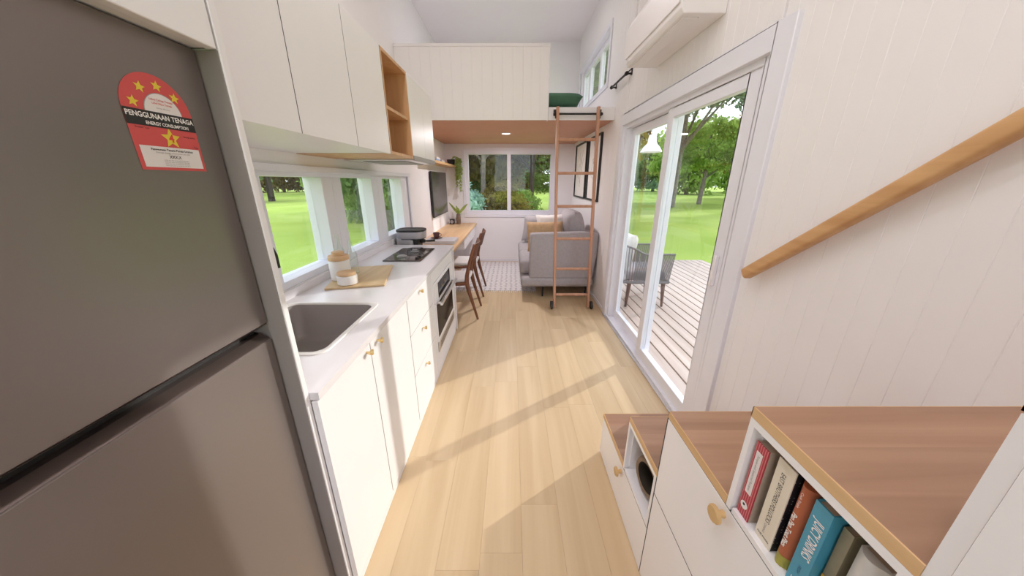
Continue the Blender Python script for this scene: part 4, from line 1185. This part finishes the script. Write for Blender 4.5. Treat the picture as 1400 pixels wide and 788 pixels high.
# carcass blocks behind closed fronts
part('carcass', 'carcass', stp, (SX + 0.021, SE - 0.01, 0.856, 1.44, 0.0, 0.243))
part('carcass', 'carcass', stp, (SX + 0.021, SE - 0.01, -0.02, 0.83, 0.0, 0.763))
part('carcass', 'carcass', stp, (SX + 0.021, SE - 0.01, -0.62, 0.245, 0.765, 1.28))
part('carcass', 'carcass', stp, (SX + 0.021, SE - 0.01, -0.62, -0.05, 1.282, 1.54))
part('carcass', 'carcass', stp, (SX + 0.021, SE - 0.01, -0.62, -0.345, 1.542, 1.80))
part('shadow_gap', 'joint', stp, (SX + 0.0006, SX + 0.0205, 0.862, 1.45, 0.2415, 0.2435))
part('shadow_gap', 'joint', stp, (SX + 0.0006, SX + 0.0205, 0.268, 0.853, 0.4295, 0.4345))
part('shadow_gap', 'joint', stp, (SX + 0.0006, SX + 0.0205, 0.8525, 0.8585, 0.004, 0.763))
part('shadow_gap', 'joint', stp, (SX + 0.0006, SX + 0.0205, 0.268, 0.853, 0.7615, 0.7655))
# fronts
f1 = part('drawer_front', 'laminate', stp, (SX, SX + 0.018, 0.858, 1.452, 0.006, 0.242), bevel=0.0012)
knob(f1, SX, 1.145, 0.205, -1, 'wood_knob', 0.022)
part('end_post', 'laminate', stp, (SX, SX + 0.018, 1.4535, 1.463, 0.0, 0.244))
f2 = part('drawer_front', 'laminate', stp, (SX, SX + 0.018, 0.268, 0.853, 0.434, 0.762), bevel=0.0012)
knob(f2, SX, 0.557, 0.735, -1, 'wood_knob', 0.022)
f3 = part('drawer_front', 'laminate', stp, (SX, SX + 0.018, 0.268, 0.853, 0.006, 0.430), bevel=0.0012)
f4 = part('cupboard_door', 'laminate', stp, (SX, SX + 0.018, -0.03, 0.2455, 0.006, 1.278), bevel=0.0012)
part('end_post', 'carcass', stp, (SX + 0.0015, SX + 0.018, 0.246, 0.2645, 0.006, 1.278))
part('cupboard_door', 'laminate', stp, (SX, SX + 0.018, -0.322, -0.034, 0.006, 1.538), bevel=0.0012)
part('cupboard_door', 'laminate', stp, (SX, SX + 0.018, -0.618, -0.326, 0.006, 1.798), bevel=0.0012)
# cubbies: surround panels round the two open boxes
def cubby(y0, y1, z0, z1):
    part('cubby_side', 'laminate', stp, (SX, SE - 0.01, y0, y0 + 0.014, z0, z1))
    part('cubby_side', 'laminate', stp, (SX, SX + 0.02, y1 - 0.014, y1, z0, z1), (SX + 0.02, SE - 0.01, y1 - 0.0185, y1 - 0.018, z0, z1))
    part('cubby_shelf', 'laminate', stp, (SX, SE - 0.01, y0 + 0.014, y1 - 0.0195, z0, z0 + 0.014))
    part('cubby_top', 'laminate', stp, (SX, SX + 0.02, y0 + 0.014, y1 - 0.014, z1 - 0.016, z1))
cubby(0.8595, 1.132, 0.2465, 0.5055)
cubby(0.267, 0.559, 0.765, 1.0215)
part('filler_panel', 'laminate', stp, (SX + 0.02, SE - 0.01, 0.8565, 0.8575, 0.27, 0.505))

# vase lying in the low cubby
vz = thing('clay_vase', 'brown round-mouthed clay pot lying in the low stair cubby', 'vase', (0.66, 1.0, 0.261))
Mv = Matrix.Translation((0.545, 0.975, 0.361)) @ Matrix.Rotation(math.radians(8), 4, 'Z') @ Matrix.Rotation(math.radians(90), 4, 'Y')
MB().lathe([(0.060, 0.0), (0.076, -0.002), (0.082, 0.01), (0.090, 0.05), (0.098, 0.10), (0.095, 0.15), (0.075, 0.20), (0.04, 0.225), (0.0001, 0.225)], n=32, M=Mv, caps=False).build('outer_shell', 'vase_brown', vz, smooth=True, angle=60)
MB().lathe([(0.0605, -0.0005), (0.062, 0.03), (0.07, 0.08), (0.06, 0.15), (0.0001, 0.17)], n=32, M=Mv, caps=False).build('inner_bowl', 'vase_inside', vz, smooth=True, angle=60)

# ------------------------------------------------------------------ books in the stair cubby
BZ = 0.7795
def spine_text(parent, s, size, x, y, z, mat, bold=0.0, wide=1.0):
    # reads from the top of the spine downwards
    mb = text_mb(s, size, bold, wide)
    return flat('lettering', mat, parent, mb, basis((x, y, z), (0, 0, -1), (0, -1, 0)))
def book(label, y0, y1, h, d, mat, x0=0.53, cover=None, curved=False, tilt=0.0):
    t = thing('book', label, 'book', (x0 + d / 2, (y0 + y1) / 2, BZ), 'books in the stair cubby')
    cv = 0.0025
    if curved:
        n = 8; r_ = (y1 - y0) / 2
        pts = [(x0 + 0.012 - 0.012 * math.sin(PI * k / n), y0 + (y1 - y0) * k / n) for k in range(n + 1)] + [(x0 + 0.016, y1), (x0 + 0.016, y0)]
        MB().prism(pts, h, 'Z', BZ).build('spine', mat, t, smooth=True, angle=40)
    else:
        part('spine', mat, t, (x0, x0 + 0.003, y0, y1, BZ, BZ + h), bevel=0.0005)
    xs = x0 + (0.016 if curved else 0.003)
    part('cover', cover or mat, t, (xs, x0 + d, y0, y0 + cv, BZ, BZ + h))
    part('cover', cover or mat, t, (xs, x0 + d, y1 - cv, y1, BZ, BZ + h))
    part('pages', 'page_edge', t, (xs, x0 + d - 0.004, y0 + cv, y1 - cv, BZ + 0.003, BZ + h - 0.003))
    return t
b1 = book('red pin-striped book with a white title label on the spine', 0.505, 0.538, 0.198, 0.15, 'book_red', 0.524, cover='page_edge')
part('title_label', 'label_white', b1, (0.5232, 0.524, 0.5155, 0.5315, BZ + 0.065, BZ + 0.178))
spine_text(b1, 'Simple and Seasonal Recipes', 0.0085, 0.5229, 0.5235, BZ + 0.1215, 'ink_grey')
MB().lathe([(0.0095, 0), (0.0095, 0.0008), (0.0001, 0.0008)], n=16, M=basis((0.524, 0.5235, BZ + 0.03), (0, -1, 0), (0, 0, 1))).build('emblem', 'ink_white', b1)
MB().lathe([(0.003, 0.0008), (0.003, 0.0014), (0.0001, 0.0014)], n=12, M=basis((0.524, 0.5235, BZ + 0.033), (0, -1, 0), (0, 0, 1))).build('emblem', 'ink_black', b1)
b2 = book('cream book with black title and black spotted cover', 0.447, 0.487, 0.208, 0.16, 'book_cream', 0.528, cover='book_spotted')
spine_text(b2, 'EAST BROTHERS POLLOCKS', 0.0145, 0.5277, 0.4685, BZ + 0.118, 'ink_black', 0.0, 0.72)
spine_text(b2, 'DINING', 0.007, 0.5277, 0.470, BZ + 0.035, 'ink_grey')
flat('lettering', 'ink_black', b2, text_mb('FINE FOOD', 0.0058, 0.0001), basis((0.5277, 0.467, BZ + 0.014), (0, -1, 0), (0, 0, 1)))
b3 = book('rust orange book with white script title and olive foot', 0.412, 0.4415, 0.200, 0.155, 'book_orange', 0.528, curved=True)
pts = [(0.5395 - 0.012 * math.sin(PI * k / 8), 0.4118 + 0.03 * k / 8) for k in range(9)] + [(0.5445, 0.4418), (0.5445, 0.4118)]
MB().prism(pts, 0.026, 'Z', BZ + 0.0003).build('foot_band', 'book_green', b3, smooth=True, angle=40)
spine_text(b3, 'Pan Pan Tout Plats', 0.0135, 0.5274, 0.4268, BZ + 0.092, 'ink_white', 0.0004, 0.85)
spine_text(b3, 'Cook Simple', 0.007, 0.5274, 0.4268, BZ + 0.168, 'ink_white')
b4 = book('turquoise book titled juicy drinks', 0.373, 0.405, 0.200, 0.15, 'book_blue', 0.528)
spine_text(b4, 'JUICY DRINKS', 0.0235, 0.5277, 0.388, BZ + 0.122, 'ink_white', 0.0003, 0.62)
spine_text(b4, 'FRESH', 0.007, 0.5277, 0.389, BZ + 0.045, 'book_blue_dark', 0.0002)
flat('lettering', 'ink_white', b4, text_mb('LIVE', 0.0085, 0.0002), basis((0.5277, 0.389, BZ + 0.016), (0, -1, 0), (0, 0, 1)))
b5 = book('olive book with a yellow printed lower edge', 0.352, 0.369, 0.185, 0.16, 'book_olive', 0.545)
part('printed_band', 'book_yellow', b5, (0.5444, 0.548, 0.3517, 0.3692, BZ + 0.03, BZ + 0.07))
part('printed_band', 'book_yellow', b5, (0.548, 0.69, 0.3514, 0.352, BZ + 0.02, BZ + 0.055))
b6 = book('white cookery book with green leaf print on its cover', 0.298, 0.338, 0.19, 0.16, 'book_white', 0.528, curved=True)
spine_text(b6, 'Garden', 0.010, 0.5274, 0.318, BZ + 0.13, 'ink_grey')
rk = random.Random(9)
for (ax, az, rr_) in [(0.58, 0.05, 0.028), (0.61, 0.07, 0.024), (0.64, 0.045, 0.03)]:
    ps = [(ax + rr_ * rk.uniform(0.6, 1.1) * math.cos(2 * PI * k / 11), BZ + az + rr_ * rk.uniform(0.6, 1.1) * math.sin(2 * PI * k / 11)) for k in range(11)]
    MB().prism(ps, 0.0004, 'Y', 0.2975).build('leaf_print', 'book_leafprint', b6)
ps = [(0.5262 + 0.0005, 0)]
flat('leaf_print', 'book_leafprint', b6, text_mb('~*~', 0.022, 0.0006), basis((0.5274, 0.318, BZ + 0.06), (0, -1, 0), (0, 0, 1)))

# ------------------------------------------------------------------ on the deck
oc_ = thing('outdoor_armchair', 'grey rope outdoor armchair with white cushion on the deck', 'armchair', (1.64, 4.15, -0.05))
Z0 = -0.05
x_b, x_f, yn, yfr = 1.28, 1.99, 3.80, 4.48
def U(t):
    """plan of the curved rail: front near -> back -> front far"""
    if t < 0.36: u = t / 0.36; return (x_f + (x_b + 0.24 - x_f) * u, yn)
    if t < 0.64:
        a = (t - 0.36) / 0.28 * PI
        return (x_b + 0.24 - 0.24 * math.sin(a), (yn + yfr) / 2 - (yfr - yn) / 2 * math.cos(a))
    u = (t - 0.64) / 0.36; return (x_b + 0.24 + (x_f - x_b - 0.24) * u, yfr)
def zrail(t):
    k = max(0, 1 - abs(t - 0.5) / 0.24)
    return 0.655 + 0.15 * (k * k * (3 - 2 * k))
top = [(*U(k / 48), zrail(k / 48)) for k in range(49)]
MB().tube(top, 0.017, 8, flat=0.7).build('arm_rail', 'rope', oc_, smooth=True)
cx_c, cy_c = 1.66, (yn + yfr) / 2
low = [(cx_c + (U(k / 48)[0] - cx_c) * 0.94, cy_c + (U(k / 48)[1] - cy_c) * 0.93, 0.29) for k in range(49)]
MB().tube(low + [low[0]], 0.02, 8).build('seat_frame', 'rope', oc_, smooth=True)
for k in range(85):
    t = k / 84
    p1 = (*U(t), zrail(t)); q = U(t)
    p0 = (cx_c + (q[0] - cx_c) * 0.94, cy_c + (q[1] - cy_c) * 0.93, 0.29)
    MB().tube([p0, p1], 0.0058, 5, caps=False).build('rope_strand', 'rope', oc_, smooth=True)
for (lx, ly, dx, dy) in [(1.93, 3.87, 0.02, -0.01), (1.50, 3.87, -0.02, -0.01), (1.93, 4.41, 0.02, 0.01), (1.50, 4.41, -0.02, 0.01)]:
    MB().tube([(lx, ly, 0.29), (lx + dx, ly + dy, Z0)], [0.028, 0.014], 10).build('leg', 'leg_wood', oc_, smooth=True)
slab('seat_cushion', 'sofa', oc_, 1.36, 1.95, 3.85, 4.43, 0.30, 0.42, 0.04)
c = cushion(0.55, 0.48, 0.18)
xf(c, Matrix.Translation((1.47, 4.14, 0.64)) @ Matrix.Rotation(math.radians(90), 4, 'Z') @ Matrix.Rotation(math.radians(12), 4, 'X'))
tag(c.build('outdoor_cushion', 'outdoor_fabric', origin=(1.45, 4.14, 0.42), smooth=True, angle=60), 'white cushion leaning in the grey outdoor armchair', 'cushion')

wlp = thing('wall_lantern', 'white gooseneck barn lamp on the outside wall by the door', 'lamp', (1.25, 3.74, 1.9))
lx, ly, lz = 1.515, 3.76, 1.80
MB().tube([(XR + T, 3.76, 1.93), (XR + T + 0.03, 3.76, 1.93), (1.33, 3.76, 1.97), (1.37, 3.76, 2.03), (1.42, 3.76, 2.065), (1.475, 3.76, 2.055), (1.51, 3.76, 2.01), (1.515, 3.76, 1.98)], 0.010, 10).build('gooseneck', 'lamp_white', wlp, smooth=True)
MB().lathe([(0.05, 0), (0.05, 0.012), (0.0001, 0.014)], n=20, M=basis((XR + T, 3.76, 1.93), (0, 1, 0), (0, 0, 1))).build('wall_plate', 'lamp_white', wlp, smooth=True)
MB().lathe([(0.11, 0.0), (0.112, 0.004), (0.085, 0.05), (0.052, 0.085), (0.045, 0.10), (0.04, 0.15), (0.028, 0.175), (0.0001, 0.185)], (lx, ly, lz), 28).build('shade', 'lamp_white', wlp, smooth=True)

# ------------------------------------------------------------------ trees
def crown_mesh(seed, n_leaf, leaf_sz, clusters, spread, shape, low=-1.0):
    """leafy crown of unit radius: leaves scattered round branch-tip clusters"""
    g = np.random.default_rng(seed)
    c = g.normal(size=(clusters, 3)); c /= np.linalg.norm(c, axis=1)[:, None]
    rad = g.uniform(0.35, 1.0, clusters) ** 0.6
    c = c * rad[:, None]
    c[:, 2] = np.maximum(c[:, 2], low * g.uniform(0.75, 1.0, clusters))
    idx = g.integers(0, clusters, n_leaf)
    p = c[idx] + g.normal(size=(n_leaf, 3)) * spread * np.array([1, 1, 0.7])
    p *= np.array(shape)
    a = g.normal(size=(n_leaf, 3)); a /= np.linalg.norm(a, axis=1)[:, None]
    b = np.cross(a, g.normal(size=(n_leaf, 3))); b /= np.linalg.norm(b, axis=1)[:, None]
    s = leaf_sz * g.uniform(0.6, 1.4, n_leaf)[:, None]
    v = np.empty((n_leaf, 4, 3))
    v[:, 0] = p - a * s; v[:, 1] = p - b * s * 0.5; v[:, 2] = p + a * s; v[:, 3] = p + b * s * 0.5
    me = bpy.data.meshes.new('foliage')
    me.vertices.add(n_leaf * 4); me.vertices.foreach_set('co', v.reshape(-1).astype(np.float32))
    me.loops.add(n_leaf * 4); me.loops.foreach_set('vertex_index', np.arange(n_leaf * 4, dtype=np.int32))
    me.polygons.add(n_leaf)
    me.polygons.foreach_set('loop_start', np.arange(0, n_leaf * 4, 4, dtype=np.int32))
    me.update(calc_edges=True)
    return me
CR = {}
def crown(kind, mat):
    spec = {'big': (1, 15000, 0.043, 210, 0.085, (1, 1, 0.8), -0.55), 'open': (2, 8000, 0.038, 150, 0.075, (1, 1, 0.9), -0.5),
            'bush': (3, 13000, 0.065, 200, 0.12, (1, 1, 1), -0.9), 'near': (4, 17000, 0.036, 240, 0.09, (1, 1, 0.9), -0.6),
            'far': (5, 9000, 0.055, 120, 0.13, (1, 1, 0.75), -0.8)}[kind]
    if (kind, mat) not in CR:
        base = next((m for (k, _), m in CR.items() if k == kind), None)
        me = base.copy() if base else crown_mesh(*spec)
        me.materials.clear(); me.materials.append(MATS[mat])
        CR[(kind, mat)] = me
    return CR[(kind, mat)]
rt = random.Random(21)
TR = {}
def tree(label, x, y, h, r, kind, mat, bark='bark', stem=0.3, group='trees round the lawn', zs=1.0, tr=None):
    t = thing('tree' if kind != 'bush' else 'shrub', label, 'tree' if kind != 'bush' else 'shrub', (x, y, GZ), group)
    t.rotation_euler.z = rt.random() * 6.28
    rz = (h * (1 - stem)) / 1.75 if kind != 'bush' else h / 1.9
    o = link('foliage', crown(kind, mat), mat, t, None)
    o.location = (0, 0, h - rz * 0.85 if kind != 'bush' else rz * 0.9)
    o.scale = (r, r, rz * zs)
    o['kind'] = 'stuff'
    tr = tr or h * 0.022
    m = MB()
    hz = h * 0.8
    m.tube([(0, 0, -0.05), (0.02 * h * rt.uniform(-1, 1), 0, hz * 0.4), (0.03 * h * rt.uniform(-1, 1), 0.02 * h, hz)], [tr * 1.3, tr, tr * 0.3], 8)
    for k in range(6):
        a = rt.random() * 6.28; z0 = h * rt.uniform(0.25, 0.55)
        m.tube([(0, 0, z0), (r * 0.3 * math.cos(a), r * 0.3 * math.sin(a), z0 + h * 0.1), (r * 0.75 * math.cos(a), r * 0.75 * math.sin(a), z0 + h * rt.uniform(0.15, 0.3))], [tr * 0.5, tr * 0.35, tr * 0.12], 6)
    me = m.mesh('trunk')
    link('trunk', me, bark, t)
    return t
# beyond the sliding door
tree('tall grey-green tree with loose crown standing right of the deck view', 22.0, 26.5, 17.5, 6.0, 'open', 'leaf_e', stem=0.28)
tree('tall dense dark green tree beyond the deck', 13.2, 27.5, 15.0, 4.6, 'big', 'leaf_a', stem=0.33)
tree('bright green round tree on the lawn beyond the deck', 17.6, 31.0, 7.6, 3.2, 'big', 'leaf_b', stem=0.22)
tree('olive tree behind the bright green one', 25.5, 37.5, 9.0, 4.0, 'big', 'leaf_c', stem=0.15)
tree('brown-green tree seen behind the barn lamp', 9.4, 34.5, 11.0, 3.8, 'big', 'leaf_c', stem=0.3)
tree('slender tree behind the barn lamp', 7.6, 24.0, 12.0, 2.6, 'open', 'leaf_a', stem=0.35)
tree('broad tree at the far right lawn edge', 36.0, 30.0, 14.0, 6.0, 'big', 'leaf_e', stem=0.2)
# beyond the end window
tree('grey-trunked tree close outside the end window', -1.15, 12.5, 9.0, 3.0, 'near', 'leaf_f', stem=0.40, tr=0.085, group='trees outside the end window')
tree('dark-trunked tree outside the end window', 0.85, 15.5, 9.5, 3.6, 'near', 'leaf_g', 'bark_dark', stem=0.34, tr=0.115, group='trees outside the end window')
tree('golden brown tree outside the end window', 3.2, 18.5, 10.0, 4.0, 'near', 'leaf_c', 'bark_dark', stem=0.12, group='trees outside the end window')
tree('brown-green tree deep behind the end window', -1.5, 20.5, 10.0, 4.4, 'near', 'leaf_c', 'bark_dark', stem=0.05, group='trees outside the end window')
tree('olive tree deep behind the end window', -5.5, 19.0, 10.0, 4.4, 'near', 'leaf_c', 'bark_dark', stem=0.08, group='trees outside the end window')
tree('blue-green shrub below the grey trunk outside the end window', -1.9, 10.6, 2.0, 0.95, 'bush', 'leaf_d', group='shrubs outside the end window')
tree('yellow-green shrub between the two trunks', -0.35, 12.5, 1.9, 1.0, 'bush', 'leaf_c', group='shrubs outside the end window')
tree('olive shrub left of the grey trunk', -3.6, 14.6, 3.6, 1.3, 'bush', 'leaf_c', group='shrubs outside the end window')
tree('tall green shrub standing far behind the grey trunk', -3.6, 26.0, 6.5, 2.3, 'bush', 'leaf_g', group='shrubs outside the end window')
tree('green shrub beside the dark trunk', 0.25, 14.2, 1.7, 0.9, 'bush', 'leaf_b', group='shrubs outside the end window')
tree('small spreading tree on the lawn right of the dark trunk', 2.6, 17.0, 3.4, 1.9, 'near', 'leaf_b', 'bark_dark', stem=0.30, group='trees outside the end window')
# beyond the kitchen window
tree('dark leafy tree close outside the last kitchen pane', -4.75, 13.2, 6.0, 1.25, 'bush', 'leaf_a', group='trees outside the kitchen window')
tree('large leafy tree outside the middle kitchen pane', -7.6, 17.3, 7.5, 1.75, 'bush', 'leaf_a', group='trees outside the kitchen window')
tree('wide spreading tree across the lawn outside the first kitchen pane', -25.5, 35.0, 11.0, 5.0, 'big', 'leaf_a', 'bark_dark', stem=0.2, group='trees outside the kitchen window')
tree('pale green tree across the lawn outside the first kitchen pane', -36.0, 31.0, 10.0, 4.8, 'big', 'leaf_b', 'bark_dark', stem=0.12, group='trees outside the kitchen window')
tree('shady tree across the lawn between the kitchen panes', -16.0, 39.0, 10.0, 4.0, 'big', 'leaf_e', 'bark_dark', stem=0.2, group='trees outside the kitchen window')
# tree line round the meadow
for row, (d0, n_) in enumerate([(60, 15), (74, 18)]):
    for i in range(n_):
        a = math.radians(-100 + 200 * (i + 0.5 * row) / (n_ - 1))
        x, y = d0 * math.sin(a), 2 + d0 * math.cos(a)
        c = (i + 2 * row) % 4
        tree('distant %s tree in the %s row round the meadow' % (['dark green', 'bright green', 'grey-green', 'olive'][c], ['front', 'back'][row]), x, y, rt.uniform(9, 13), rt.uniform(5.2, 5.8), 'far',
             ['leaf_a', 'leaf_b', 'leaf_e', 'leaf_c'][c], stem=-0.12, group='distant tree line')
